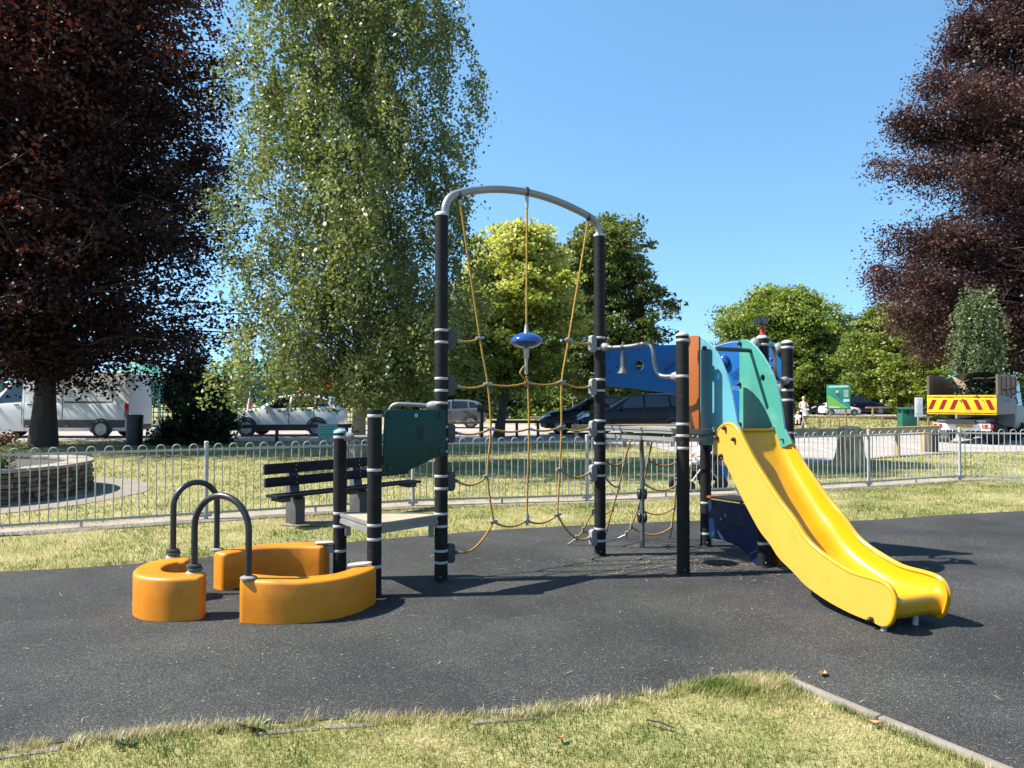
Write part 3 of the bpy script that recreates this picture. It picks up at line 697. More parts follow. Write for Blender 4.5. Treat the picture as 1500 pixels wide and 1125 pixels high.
# golden maple, dark tree, round tree
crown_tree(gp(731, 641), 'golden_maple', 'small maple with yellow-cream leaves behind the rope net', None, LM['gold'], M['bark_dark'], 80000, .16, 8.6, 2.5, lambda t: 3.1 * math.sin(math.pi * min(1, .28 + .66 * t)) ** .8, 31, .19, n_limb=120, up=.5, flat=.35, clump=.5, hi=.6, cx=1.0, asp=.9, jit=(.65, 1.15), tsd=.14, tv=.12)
crown_tree(ab(890, 46), 'dark_green_tree', 'dark green broadleaf tree right of the golden maple', None, LM['olive'], M['bark_dark'], 70000, .24, 12.6, 2.0, lambda t: 4.5 * math.sin(math.pi * min(1, .25 + .72 * t)) ** .7, 41, .3, n_limb=85, flat=.35, clump=.75, hi=.3, cx=-.4)
crown_tree(ab(1145, 80), 'round_green_tree', 'wide round-headed green tree beyond the tower and the parked cars', None, LM['lime'], M['bark'], 110000, .34, 13.0, 1.6, lambda t: 8.6 * math.sin(math.pi * min(1, .34 + .63 * t)) ** .55, 51, .4, n_limb=200, flat=.4, clump=1.1, hi=.3)
# copper beech, mostly beyond the right edge
def pbch(t): return float(np.interp(4.4 + 24.6 * t, [4.4, 5.5, 6.7, 9.5, 11.3, 12.4, 14.1, 15.6, 17.6, 18.6, 20.3, 24.2, 29], [8.6, 10.4, 11.4, 12.2, 11.3, 8.6, 8.0, 11.2, 11.8, 9.6, 9.2, 6.8, .8]))
def beech_skip(t, az): return math.cos(az) > .25 and (int(az * 7) % 4) != 0
BB = []
for px, py, dy in ((1284, 240, 0), (1300, 172, 1), (1345, 112, -1), (1322, 190, 2), (1402, 20, 0), (1380, 60, 2), (1430, -40, 0), (1272, 390, 0), (1282, 415, 2), (1296, 340, -1), (1325, 360, 3), (1310, 462, 1), (1340, 500, -2), (1300, 430, -3), (1365, 330, -3), (1380, 480, -4), (1400, 120, -4), (1420, 230, -5), (1340, 395, -4)):
    q = at(px, py, 42 + dy) - ab(1590, 42); BB.append((q.x, q.y, q.z, max(q.z - 2.5 + .12 * q.x * .5, 3.5)))
crown_tree(ab(1590, 42), 'copper_beech', 'huge copper beech reaching in from the right edge', None, LM['beech'], M['bark_dark'], 320000, .17, 29, 4.4, pbch, 61, .6, n_limb=900, up=.3, flat=.4, clump=.9, spread=1.2, rise=.12, sub=6, hi=.1, shell=.25, skip=beech_skip, jit=(.66, .9), thin=.4, xmax=7.5, ez=.03, tsd=.16, tv=.1, boughs=BB)
crown_tree(ab(1318, 56), 'spreading_green_tree', 'loose mid-green tree leaning over the notice, left of the copper beech', None, LM['mid'], M['bark'], 52000, .26, 8.6, 2.2, lambda t: 4.6 * math.sin(math.pi * min(1, .25 + .72 * t)) ** .7, 71, .25, n_limb=80, flat=.3, clump=.8, hi=.25)
crown_tree(ab(1395, 50), 'spreading_green_tree', 'mid-green tree behind the tipper truck', None, LM['mid'], M['bark'], 46000, .24, 6.6, 1.8, lambda t: 4.2 * math.sin(math.pi * min(1, .3 + .66 * t)) ** .7, 72, .25, n_limb=70, flat=.3, clump=.75, hi=.2)
crown_tree(ab(1285, 96), 'distant_tree', 'distant dull green tree between the round tree and the copper beech', None, LM['dark'], M['bark'], 20000, .4, 13.4, 1.5, lambda t: 5.2 * math.sin(math.pi * min(1, .25 + .7 * t)) ** .7, 73, .3, n_limb=50, flat=.4, clump=1.1)
crown_tree(ab(640, 62), 'dark_green_tree', 'dark tree half hidden behind the birch and the golden maple', None, LM['dark'], M['bark'], 42000, .3, 9.0, 1.2, lambda t: 5.6 * math.sin(math.pi * min(1, .3 + .66 * t)) ** .7, 75, .3, n_limb=70, flat=.35, clump=.9, hi=.2)
# birch: ascending limbs with hanging strands
def hanging_tree(base, name, label, mat, bark, H, z0, prof, seed, tr_r, n_limb, strands, per, leaf_s, drop, up=.0, rise=.55, cx=0.0, lowest=1.0, side=.16, tw=.2):
    r = np.random.default_rng(seed); root = empty(name, base, 0, label, 'tree'); ztop = H * .97
    tr = [(.10 * math.sin(t * 6) + cx * t, .05 * math.cos(t * 4), t * ztop) for t in np.linspace(0, 1, 14)]
    wood('trunk', [(tr, [tr_r * (1.3 if i == 0 else 1) * (1 - .9 * i / 13) + .01 for i in range(14)])], bark, root, 12)
    lines, C, T = [], [], []
    for i in range(n_limb):
        t = ((i + .5) / n_limb) ** 1.08; az = i * 2.39996 + r.normal(0, .3); Rr = prof(t) * r.uniform(.45, 1.1); zt = z0 + (H - z0) * t
        zs = min(max(zt - rise * Rr, 1.6), ztop); s = np.array([cx * zs / ztop, 0, zs]); e = np.array([cx * t + Rr * math.cos(az), Rr * math.sin(az), zt + .1 * Rr])
        Q = [np.array(p) for p in cr([tuple(s), tuple((s + e) / 2 + np.array([0, 0, .16 * Rr])), tuple(e)], 4)]
        lines.append(([tuple(p) for p in Q[:7]], [max(tr_r * .22 * (1 - .75 * t), .008) * (1 - .95 * k / 6) + .004 for k in range(7)]))
        tl = r.normal(0, .1)
        tas = r.uniform(.25, 1.02, 6); tof = r.normal(0, .22, (6, 3)); ttv = r.normal(0, .12, 6)
        for k in range(strands):
            j = r.integers(0, 6); f = tas[j]; p = Q[min(int(f * 8), 8)] + tof[j] + r.normal(0, .1, 3)
            dl = drop * r.uniform(.4, 1.3) * (.5 + .6 * f); sw = r.normal(0, side, 2); tv = tl + ttv[j] + r.normal(0, .05)
            m = max(3, int(per * dl / drop)); q = np.sort(r.random(m)); bow = np.array([math.cos(az), math.sin(az)]) * .18
            pts = np.stack([p[0] + (sw[0] + bow[0]) * q + r.normal(0, side * .35, m), p[1] + (sw[1] + bow[1]) * q + r.normal(0, side * .35, m), p[2] + .12 * q - dl * q ** 1.25 + r.normal(0, .04, m)], 1)
            pts = pts[pts[:, 2] > lowest]
            C.append(pts); T.append(np.full(len(pts), tv))
    wood('branches', lines, bark, root, 5)
    leaves('crown', np.concatenate(C), leaf_s, mat, seed + 1, root, up, .72, .5 + np.concatenate(T), tw, droop=.8)
    return root
def pbi(t): return 3.32 * (.80 + .85 * t if t < .2 else (.97 + .05 * math.sin(23 * t) if t < .75 else .97 - (t - .75) * 2.4))
hanging_tree(gp(522, 687), 'silver_birch', 'tall silver birch with hanging twigs behind the bench', LM['birch'], M['bark_birch'], 14.5, 1.9, pbi, 81, .15, 285, 34, 24, .09, 1.05, side=.17, tw=.13, lowest=1.3)
hanging_tree(ab(1432, 30.5), 'weeping_tree', 'pale weeping tree in front of the copper beech', LM['willow'], M['bark'], 5.9, 2.4, lambda t: 1.0 * (1.1 - .75 * t), 91, .09, 46, 18, 22, .12, 1.5, lowest=1.2)
# hedge bushes along the back
def bush(base, name, label, mat, w_, d_, h_, n, s, seed, group=None, cat='bush'):
    r = np.random.default_rng(seed); root = empty(name, base, 0, label, cat, group)
    k = max(10, int(w_ * h_ * 3)); c = unit(r.normal(0, 1, (k, 3))) * r.uniform(.3, 1, (k, 1)) ** .5; c[:, 2] = np.abs(c[:, 2])
    c = c * np.array([w_ / 2, d_ / 2, h_ * .92]) * r.uniform(.8, 1.15, (k, 1)); tl = r.normal(0, .13, k); i = r.integers(0, k, n)
    P_ = c[i] + r.normal(0, .13, (n, 3)) * np.array([w_ * .5 + .3, d_ * .5 + .3, h_ * .6]); P_[:, 2] = np.abs(P_[:, 2])
    lines = [([(0, 0, 0), tuple(q * .5 + np.array([0, 0, .1])), tuple(q)], [.05, .035, .012]) for q in c[:14]]
    wood('stems', lines, M['bark'], root, 5)
    leaves('foliage', P_, s, mat, seed + 1, root, .25, .75, .5 + tl[i], .16); return root
G = 'bushes of the far hedge'
hedge = [(600, 64, 8, 4.2, 'dark', 'dark hedge bush glimpsed behind the birch trunk'), (690, 60, 6, 3.4, 'mid', 'mid-green hedge bush behind the grey hatchback'), (765, 58, 5, 2.9, 'dark', 'dark hedge bush behind the golden maple trunk'),
         (815, 57, 5, 4.6, 'mid', 'tall light bush behind the navy car'), (905, 60, 7, 4.0, 'dark', 'dark hedge bush behind the blue parking sign'), (985, 63, 6, 4.6, 'dark', 'dark hedge bush behind the black car and the tower post'), (1060, 90, 12, 4.2, 'mid', 'hedge bush below the round tree, behind the slide panels'),
         (1165, 92, 10, 3.2, 'dark', 'dark hedge bush behind the woman in white'), (1258, 88, 9, 4.0, 'dark', 'dark hedge bush behind the map board'), (1312, 80, 8, 3.2, 'mid', 'light green hedge bush right of the far dark car'), (1365, 72, 8, 3.4, 'mid', 'hedge bush behind the white notice'), (1440, 62, 9, 4.2, 'dark', 'hedge bush behind the tipper truck'), (1520, 60, 10, 4.5, 'dark', 'dark hedge bush at the right edge behind the truck cab')]
for i, (px, Y, w_, h_, k, lab) in enumerate(hedge):
    p = at(px, 600, Y); p.z = 0; bush(p, 'hedge_bush', lab, LM[k], w_, 4, h_, 5500, .3 if Y < 70 else .4, 200 + i, G)
r_ = np.random.default_rng(5)
n = 26000; X = r_.uniform(-150, 150, n); hh = 3.6 + 2.2 * patch(np.stack([X * .12, X * 0], 1), 1.0, 6)
P = np.stack([X, r_.uniform(122, 132, n), r_.random(n) ** .7 * hh], 1)
o = leaves('far_woods', P, 1.1, LM['dark'], 6, None, .2, .8)
# planting in the stone bed, shrub and strappy plant under the maple
b = bush(bed_c + Vector((.75, -.5, .42)), 'dried_shrub', 'brown dried-out flowering shrub in the stone bed', LM['dry'], 1.5, 1.0, .78, 5200, .05, 301, None, 'shrub')
bush(bed_c + Vector((.95, -1.0, .42)), 'yellow_green_plant', 'low yellow-green plant at the front of the stone bed', LM['rose'], .95, .5, .42, 3000, .055, 302, None, 'plant')
bush(bed_c + Vector((.1, -.9, .42)), 'yellow_green_plant', 'yellow-green plant at the left edge of the stone bed', LM['rose'], .9, .7, .5, 2600, .055, 303, None, 'plant')
yp = gp(273, 652); root = empty('strappy_shrub', yp, 0, 'dark spiky strap-leaved shrub beside the black litter bin', 'shrub')
r_ = np.random.default_rng(17); V, Fc, Tt = [], [], []
for hx, hy, hz in [(0, 0, .55), (-.45, .1, .5), (.5, .1, .6), (.15, -.3, .9), (-.15, .2, 1.2), (.3, .3, 1.1), (-.7, -.1, .35), (.8, 0, .4), (0, -.5, .3)]:
    for k in range(170):
        a, e, l = r_.uniform(0, 6.28), r_.uniform(-.3, 1.5), r_.uniform(.5, 1.0); d = np.array([math.cos(a) * math.cos(e), math.sin(a) * math.cos(e), math.sin(e)]); q = np.array([-math.sin(a), math.cos(a), 0]) * .022
        c = np.array([hx, hy, hz]); mid = c + d * l * .55; tip_ = c + d * l - np.array([0, 0, .18 * l]); b0 = len(V)
        V += [c - q * .6, c + q * .6, mid + q, mid - q, tip_]; Fc += [(b0, b0 + 1, b0 + 2), (b0, b0 + 2, b0 + 3), (b0 + 3, b0 + 2, b0 + 4)]; Tt += [r_.random()] * 3
V = np.array(V); V[:, 2] = np.maximum(V[:, 2], .02)
tag(mesh_np('foliage', V, np.array(Fc), LM['shrub'], np.array(Tt), root), kind='stuff')
wood('stem', [([(0, 0, 0), (0, 0, .5), (.02, 0, 1.1)], [.09, .08, .05])], M['bark_dark'], root)

bush(yp + Vector((.15, .35, 0)), 'dark_shrub', 'dense dark evergreen shrub behind the strappy plant', LM['shrub'], 2.7, 1.4, 3.2, 17000, .14, 305, None, 'shrub')

# ------------------------------------------------------------------ the climbing frame (one thing, bolted together)
frame = empty('climbing_frame', (0, 0, 0), 0, 'playground climbing frame with yellow slide, rope net under a high arch and orange sitting walls', 'climbing frame')
PX = dict(A=(548, 875), B=(497.5, 849), C=(646, 852), D=(879, 814), E=(1001, 842), F=(1034, 801), G=(1119, 831))
PO = {k: gp(*v) for k, v in PX.items()}
PO['H'] = ab(1153.5, 7.45)
frame.location = (PO['C'].x, PO['C'].y, 0); FO = Vector((PO['C'].x, PO['C'].y, 0))
# everything below is given in world coordinates; parts are shifted so that they hang from the frame's own origin
def fin(mb, name, mat, parent=None, **k):
    mb.v = [(v[0] - FO.x, v[1] - FO.y, v[2]) for v in mb.v]
    return mb.build(name, mat, parent or frame, **k)
def zz(k, y): return at(PX[k][0] if k in PX else 1153, y, PO[k].y).z
TOPS = dict(A=600, B=634, C=316, D=346, E=492, F=0, G=0, H=503)
TOP = {k: (zz(k, y) if y else 2.165) for k, y in TOPS.items()}
BANDS = dict(A=[609, 688, 768.5, 789, 829], B=[640, 751, 770, 806], C=[484, 501.5, 554.5, 572, 590, 625, 643, 661, 697, 715, 752, 770, 806, 823], D=[495, 511, 556, 572, 616, 632, 649, 678, 696, 774, 791],
             E=[498.5, 551, 621, 638, 656], F=[736, 781], G=[505, 795], H=[509, 556, 571.5, 586, 634])
PR = .058
post_obj = {}
rp_ = random.Random(3)
for k, p in PO.items():
    mb = MB(); prof = [(PR * .96, 0), (PR * 1.02, .004)]; z = .05
    while z < TOP[k] - .05:
        z += rp_.choice((.055, .075, .095, .11))
        if z > TOP[k] - .03: break
        prof += [(PR, z - .002), (PR * .97, z - .001), (PR * .97, z + .001), (PR, z + .002)]
    prof += [(PR, TOP[k] - .002), (PR * .97, TOP[k])]
    tilt = rp_.uniform(-.004, .004)
    mb.lathe(prof, p, 32); po = fin(mb, 'post', M['rubber_wrap'], smooth=True, auto=13); post_obj[k] = po
    for y in BANDS[k]:
        z = zz(k, y); hb = .0118 if k not in 'C' else .0112
        mb = MB(); mb.lathe([(PR + .0008, z - hb), (PR + .0022, z - hb + .002), (PR + .0022, z + hb - .002), (PR + .0008, z + hb)], p, 24); fin(mb, 'band', M['band'], po, smooth=True, auto=50)
    if k in 'BEGH' or k == 'F':
        mb = MB(); mb.lathe([(PR * 1.03, TOP[k]), (PR * 1.03, TOP[k] + .008), (PR * .85, TOP[k] + .022), (PR * .4, TOP[k] + .034), (.003, TOP[k] + .038)], p, 24); fin(mb, 'cap', M['cap_teal' if k == 'B' else 'cap_pale'], po, smooth=True, auto=50)
    mb = MB(); q = p + Vector((.0, -PR - .001, .055)); mb.ball(q, .008, 8, 5); fin(mb, 'bolt', M['steel'], po, smooth=True)
    mb = MB(); mb.lathe([(PR * 1.22, .004), (PR * 1.2, .012), (PR * 1.02, .022)], p, 20); fin(mb, 'collar', M['rubber_wrap'], po, smooth=True, auto=40)
def clamp_plate(k, y, towards, mat, h=.17, wd=.075, th=.05, out=.035):
    p = PO[k]; d = (Vector(towards) - p); d.z = 0; d.normalize(); z = zz(k, y); q = Vector((-d.y, d.x, 0))
    c = p + d * (PR + out); mb = MB()
    poly = [(-wd / 2, -h / 2 + .02), (-wd / 2 + .02, -h / 2), (wd / 2 - .02, -h / 2), (wd / 2, -h / 2 + .02), (wd / 2, h / 2 - .02), (wd / 2 - .02, h / 2), (-wd / 2 + .02, h / 2), (-wd / 2, h / 2 - .02)]
    P3 = [c + d * u + Vector((0, 0, z + v)) - q * th / 2 for u, v in poly]
    mb.slab(P3, q * th)
    for i in range(1): mb.bar(c + d * (wd / 2 - .004) + Vector((0, 0, z)), c + d * (wd / 2 + .03) + Vector((0, 0, z)), .03, .03)
    fin(mb, 'clamp', mat, post_obj[k], bevel=.006); return c + d * (wd / 2 + .03) + Vector((0, 0, z))
def socket(k, y, towards, mat='clamp_grey', r=.036, l=.085):        # rounded grip that holds a rail
    p = PO[k]; d = Vector(towards) - p; d.z = 0; d.normalize(); z = zz(k, y); b = p + Vector((0, 0, z))
    mb = MB(); P = [b + d * (PR - .015 + l * t) for t in (0, .25, .6, .85, 1)]; mb.tube(P, [r * 1.2, r * 1.2, r * 1.1, r * .85, r * .55], 14); fin(mb, 'grip', M[mat], post_obj[k], smooth=True, auto=60)
    return b + d * (PR + l * .6)

# --- arch over the net
pc, pd = PO['C'], PO['D']
arch_px = [(652, 318), (652.5, 303), (658, 291), (668, 284.5), (690, 279.5), (720, 277), (747, 278), (772, 281.5), (797, 288), (822, 297), (848, 309), (864, 318), (873, 326), (877, 336), (877.5, 348)]
arch = cr([vp(x, y, pc, pd) for x, y in arch_px], 5)
arch[0] = Vector((pc.x, pc.y, TOP['C'] - .03)); arch[-1] = Vector((pd.x, pd.y, TOP['D'] - .03))
mb = MB(); mb.tube(arch, .036, 14); arch_o = fin(mb, 'arch', M['arch_paint'], smooth=True, auto=60)
for k in 'CD':
    mb = MB(); mb.lathe([(PR * 1.05, TOP[k] - .004), (PR * 1.05, TOP[k] + .012), (PR * .75, TOP[k] + .03), (.03, TOP[k] + .034)], PO[k], 22); fin(mb, 'cap', M['cap_pale'], post_obj[k], smooth=True, auto=50)
# --- ropes
def sag(a, b, s, n=12): return [a.lerp(b, t) - Vector((0, 0, 4 * s * t * (1 - t))) for t in [i / n for i in range(n + 1)]]
net = bpy.data.objects.new('rope_net', None); COL.objects.link(net); net.parent = frame; net.empty_display_size = .1
def rope(pts, parent, r=.0098, name='rope', mat='rope'):
    mb = MB(); P = cr(pts, 4) if len(pts) > 2 else pts
    out = []
    for i in range(len(P) - 1):
        a, b = P[i], P[i + 1]; n = max(1, int((b - a).length / .018)); out += [a.lerp(b, j / n) for j in range(n)]
    out.append(P[-1])
    mb.tube(out, [r * (1 + .1 * (1 if i % 2 else -1)) for i in range(len(out))], 7); return fin(mb, name, M[mat], parent, smooth=True, auto=80)
def joint(p, d, parent, l=.042, r=.0145):
    mb = MB(); d = Vector(d).normalized(); mb.tube([p - d * l, p - d * l * .3, p + d * l * .3, p + d * l], [r * .75, r, r, r * .75], 9); fin(mb, 'rope_joint', M['rope_joint'], parent, smooth=True, auto=60)
V = lambda x, y: vp(x, y, pc, pd)
Lr = [(673, 289), (703, 495), (714.5, 562), (719, 628), (714, 697), (723, 764)]
Mr = [(770.5, 552), (773, 560), (775, 628), (773, 700), (771.5, 762)]
Rr_ = [(862, 321), (833, 497), (823, 559), (822.5, 625), (820, 687), (816.5, 754)]
for L_ in (Lr, Rr_):
    rope([V(*p) for p in L_], net)
    mb = MB(); a, b = V(*L_[0]), V(*L_[1]); mb.tube([a, a.lerp(b, .045)], [.02, .015], 9); fin(mb, 'rope_end', M['rope_joint'], net, smooth=True, auto=60)
    mb = MB(); mb.ball(a + Vector((0, 0, .02)), (.03, .045, .05), 10, 6); fin(mb, 'hanger', M['black_plastic'], net, smooth=True)
    for p in L_[1:]: joint(V(*p), (1, .6, .1), net)
rope([V(*p) for p in Mr], net); joint(V(772, 760), (0, 0, 1), net, .06, .019)
top, podc = V(772, 284), V(771, 499)
rope([top, V(771.2, 486)], net)
mb = MB(); mb.ball(top + Vector((0, 0, .02)), (.03, .045, .05), 10, 6); fin(mb, 'hanger', M['black_plastic'], net, smooth=True)
mb = MB(); mb.tube([top, top + Vector((0, 0, -.14))], [.02, .014], 9); fin(mb, 'rope_end', M['rope_joint'], net, smooth=True)
mb = MB(); mb.lathe([(.01, .075), (.06, .071), (.115, .05), (.15, .02), (.156, 0), (.15, -.02), (.115, -.05), (.06, -.071), (.012, -.076)], podc, 32); pod = fin(mb, 'blue_pod', M['blue_gloss'], net, smooth=True, auto=80)
mb = MB(); mb.lathe([(.013, -.32), (.016, -.3), (.016, -.18), (.024, -.16), (.03, -.075), (.03, .07), (.022, .085), (.014, .15)], podc, 12); fin(mb, 'pod_socket', M['rope_joint'], net, smooth=True, auto=50)
rope([V(768, 536), V(762, 546), V(769, 556), V(771, 566)], net, .009)
rows = [[('C', 497), (703, 495)], [(833, 497), ('D', 504)], [('C', 565), (714.5, 562), (773, 560), (823, 559), ('D', 567)], [('C', 635), (719, 628), (775, 628), (822.5, 625), ('D', 628)],
        [('C', 706), (714, 697)], [(820, 687), ('D', 692)], [('C', 812), (723, 764), (771.5, 762), (816.5, 754), ('D', 786)]]
sags = [.025, .02, .03, .03, .06, .06, .075]
clampmat = {'C': 'clamp_dark', 'D': 'clamp_grey'}
for row, sg in zip(rows, sags):
    P = []
    for q in row:
        P.append(clamp_plate(q[0], q[1], pd if q[0] == 'C' else pc, M[clampmat[q[0]]]) if isinstance(q[0], str) else V(*q))
    for a, b in zip(P, P[1:]):
        s = sg * (1.0 if row is not rows[-1] else (1.25 if a is P[0] or b is P[-1] else .7)); pts = sag(a, b, s)
        rope(pts, net); d = pts[1] - pts[0]; joint(pts[0] + d * .6, d, net, .038, .0135)
    for q in (P[0], P[-1]):
        pass
# --- low deck A B C
zd = .585
def deck(name, corners, z, th=.075, inset=.0):
    P = [Vector((c[0], c[1], z)) for c in corners]
    mb = MB(); mb.slab([p - Vector((0, 0, .018)) for p in P], (0, 0, .018)); o = fin(mb, name, M['deck'])
    n = len(P); cen = sum(P, Vector()) / n
    for i in range(n):
        a, b = P[i], P[(i + 1) % n]; d = (b - a).normalized(); out = Vector((d.y, -d.x, 0))
        if (a - cen).dot(out) < 0: out = -out
        mb = MB(); e = out * .012
        mb.bar(a + e - Vector((0, 0, .006)), b + e - Vector((0, 0, .006)), .022, .024); mb.bar(a + e * .55 - Vector((0, 0, .032)), b + e * .55 - Vector((0, 0, .032)), .018, .028); mb.bar(a + e - Vector((0, 0, th - .014)), b + e - Vector((0, 0, th - .014)), .022, .036)
        fin(mb, 'edge_profile', M['alu'], o)
    return o
def shrink(c, names, k): return [Vector(PO[n]).lerp(c, k) for n in names]
cenl = (PO['A'] + PO['B'] + PO['C']) / 3
lowdeck = deck('deck', shrink(cenl, 'ABC', .0), zd)
for k in 'BC':
    d = (cenl - PO[k]).normalized(); mb = MB(); mb.bar(PO[k] + d * (PR + .03) + Vector((0, 0, zd - .19)), PO[k] + d * (PR + .03) + Vector((0, 0, zd - .03)), .05, .045, up=(1, 0, 0)); fin(mb, 'deck_bracket', M['clamp_grey'], lowdeck, bevel=.005)
# --- high deck D E G H F
cenh = (PO['D'] + PO['E'] + PO['F'] + PO['G']) / 4
highdeck = deck('deck', shrink(cenh, 'DEGF', .045), 1.315, .11)
# --- green panel between A and C
qa, qc = PO['A'], PO['C']
dg = (qc - qa).normalized(); ng = Vector((dg.y, -dg.x, 0)); ng = ng if ng.y < 0 else -ng
ga, gc = qa + ng * .03, qc + ng * (PR + .012)
G_ = lambda x, y: vp(x, y, ga, gc)
pan = cr([G_(*p) for p in ((565, 694), (575, 694), (590, 691.5), (606, 686), (622, 678.5), (636, 671.5), (645, 668.5), (652, 668))], 3)
ap = [G_(653.5, 666), G_(653.8, 604), G_(652, 600), G_(569, 600.5), G_(564.5, 603), G_(561.5, 692)]
ngp = Vector(((gc - ga).y, -(gc - ga).x, 0)).normalized(); ngp = ngp if ngp.y < 0 else -ngp
mb = MB(); mb.slab(pan + ap, -ngp * .019); panel = fin(mb, 'panel', M['green_panel'], bevel=.004); panel['label'] = 'dark green panel with grille and holes'
def disc(px, py, r, f, n, mat, parent, name, th=.006, seg=14, off=.001):
    c = f(px, py); mb = MB(); z = Vector((0, 0, 1)); u = n.cross(z).normalized()
    poly = [c + n * off + (u * math.cos(2 * math.pi * k / seg) + z * math.sin(2 * math.pi * k / seg)) * r for k in range(seg)]
    mb.slab(poly, n * th); return fin(mb, name, M[mat], parent, bevel=.0015 if th > .003 else 0)
for p in ((572, 608), (647, 608), (571, 686), (647, 661)): disc(*p, .028, G_, ngp, 'green_panel', panel, 'bolt_cover')
for p in ((581, 629), (593, 618.5), (581, 643), (593, 639), (585, 650), (634, 627), (640, 634)): disc(*p, .011, G_, ngp, 'green_deep', panel, 'hole', .0012)
disc(609.5, 608.5, .017, G_, ngp, 'straw_hole' if 'straw_hole' in M else 'cap_pale', panel, 'hole', .001)
mb = MB()
for i in range(5):
    x = 610.5 + i * 2.3; mb.bar(G_(x + 1.6, 622 + i * .9) + ngp * .001, G_(x - 1, 645 + i * .3) + ngp * .001, .007, .004, up=tuple(ngp))
fin(mb, 'grille', M['green_deep'], panel)
mb = MB(); mb.tube(cr([G_(*p) + ngp * .0005 for p in ((592, 672), (597, 661), (606, 654), (617, 651), (626, 654), (632, 662), (634, 670))], 5), .0022, 5); fin(mb, 'groove', M['green_deep'], panel)
# rail behind the green panel, B to C
a = socket('B', 640, qc + Vector((0, 0, 0))); b = socket('C', 594, PO['B'], 'clamp_grey', .034)
dBC = (PO['C'] - PO['B']); z1, z2 = zz('B', 640), zz('C', 594)
mid = lambda t, z: Vector((PO['B'].x + dBC.x * t, PO['B'].y + dBC.y * t, z))
mb = MB(); mb.tube(cr([a, mid(.3, z1), mid(.40, z1 + .01), mid(.45, z1 + .06), mid(.49, z2 - .05), mid(.54, z2 + .005), mid(.64, z2 + .012), b], 5), .019, 12); fin(mb, 'handrail', M['steel'], smooth=True, auto=60)
# --- orange sitting walls and hoops
def wall(path, h, wd, name='sitting_wall'):
    P = cr([(x, y, 0) for x, y in path], 8); n = len(P); rows = []
    for i, p in enumerate(P):
        t = (P[min(i + 1, n - 1)] - P[max(i - 1, 0)]).normalized(); q = Vector((-t.y, t.x, 0)); hh = h[0] + (h[1] - h[0]) * i / (n - 1)
        def ring_(k, e):
            w2 = wd / 2 * k; ht = hh - (1 - k) * .03; rd = .028
            sec = [(-w2, .008), (-w2, ht * .5), (-w2, ht - rd)] + [(-w2 + rd * (1 - math.cos(s)), ht - rd + rd * math.sin(s)) for s in (.5, 1.05, 1.57)] + [(0, ht + .002)] + [(w2 - rd * (1 - math.cos(s)), ht - rd + rd * math.sin(s)) for s in (1.57, 1.05, .5)] + [(w2, ht - rd), (w2, ht * .5), (w2, .008)]
            return [p + t * e + q * u + Vector((0, 0, v)) for u, v in sec]
        if i == 0: rows += [ring_(.4, -.036), ring_(.62, -.034), ring_(.82, -.024), ring_(.94, -.011)]
        rows.append(ring_(1, 0))
        if i == n - 1: rows += [ring_(.94, .011), ring_(.82, .024), ring_(.62, .034), ring_(.4, .036)]
    mb = MB(); mb.grid(rows, closed=True); m = len(rows[0]); k = len(rows)
    mb.f += [tuple(range(m)), tuple((k - 1) * m + j for j in range(m))[::-1]]; mb.m += [0, 0]
    return fin(mb, name, M['orange_wall'], smooth=True, auto=50)
wf = wall([(-1.90, 5.37), (-1.68, 5.335), (-1.45, 5.37), (-1.27, 5.5), (-1.165, 5.72), (-1.16, 5.84)], (.315, .28), .185)
wr = wall([(-2.43, 6.22), (-2.28, 6.40), (-2.07, 6.53), (-1.85, 6.57), (-1.66, 6.555)], (.315, .31), .185)
wl = wall([(-2.28, 5.44), (-2.47, 5.40), (-2.64, 5.46), (-2.745, 5.61), (-2.765, 5.79), (-2.70, 5.92), (-2.62, 5.96)], (.315, .315), .2)
def hoop(a, b, apex, r=.0235):
    a, b = Vector(a), Vector(b); d = b - a; hw = d.length / 2; zc = apex - hw
    P = [a + Vector((0, 0, .3)), a + Vector((0, 0, (zc + .3) / 2))] + [(a + b) / 2 - d * .5 * math.cos(s) + Vector((0, 0, zc + hw * math.sin(s))) for s in [math.pi * k / 18 for k in range(19)]] + [b + Vector((0, 0, (zc + .3) / 2)), b + Vector((0, 0, .3))]
    mb = MB(); mb.tube(P, r, 14); return fin(mb, 'hoop', M['dark_steel'], smooth=True, auto=70)
def flat(px, py, z): g = gp(px, py, z); return Vector((g.x, g.y, 0))
h1a, h1b = flat(253.5, 815, .32), flat(317.5, 805, .32); h2a, h2b = flat(284.5, 838, .32), flat(364, 846, .32)
h1 = hoop(h1a, h1b, at(285, 706.5, (h1a.y + h1b.y) / 2).z); h2 = hoop(h2a, h2b, at(325, 726, (h2a.y + h2b.y) / 2).z)
def washers(p, hoop_o):
    for i, (r, z, dx, nm) in enumerate(((.052, .335, .006, 'cap_teal_dark'), (.05, .358, -.004, 'clamp_dark'))):
        mb = MB(); mb.lathe([(r * .55, z), (r, z + .002), (r * 1.03, z + .011), (r, z + .02), (r * .5, z + .022)], (p.x + dx, p.y, 0), 18); fin(mb, 'rubber_ring', M[nm], hoop_o, smooth=True, auto=50)
    mb = MB(); mb.lathe([(.055, .312), (.055, .324), (.03, .33)], p, 18); fin(mb, 'flange', M['band'], hoop_o, smooth=True, auto=40)
M['cap_teal_dark'] = pmat('dark_teal_rubber', (.03, .075, .062), .5)
washers(h1a, h1); washers(h2a, h2)
for p, h in ((h1b, h1), (h2b, h2)):
    mb = MB(); mb.lathe([(.058, .312), (.058, .325), (.04, .332), (.026, .335)], p, 18); fin(mb, 'flange', M['clamp_grey'], h, smooth=True, auto=40)
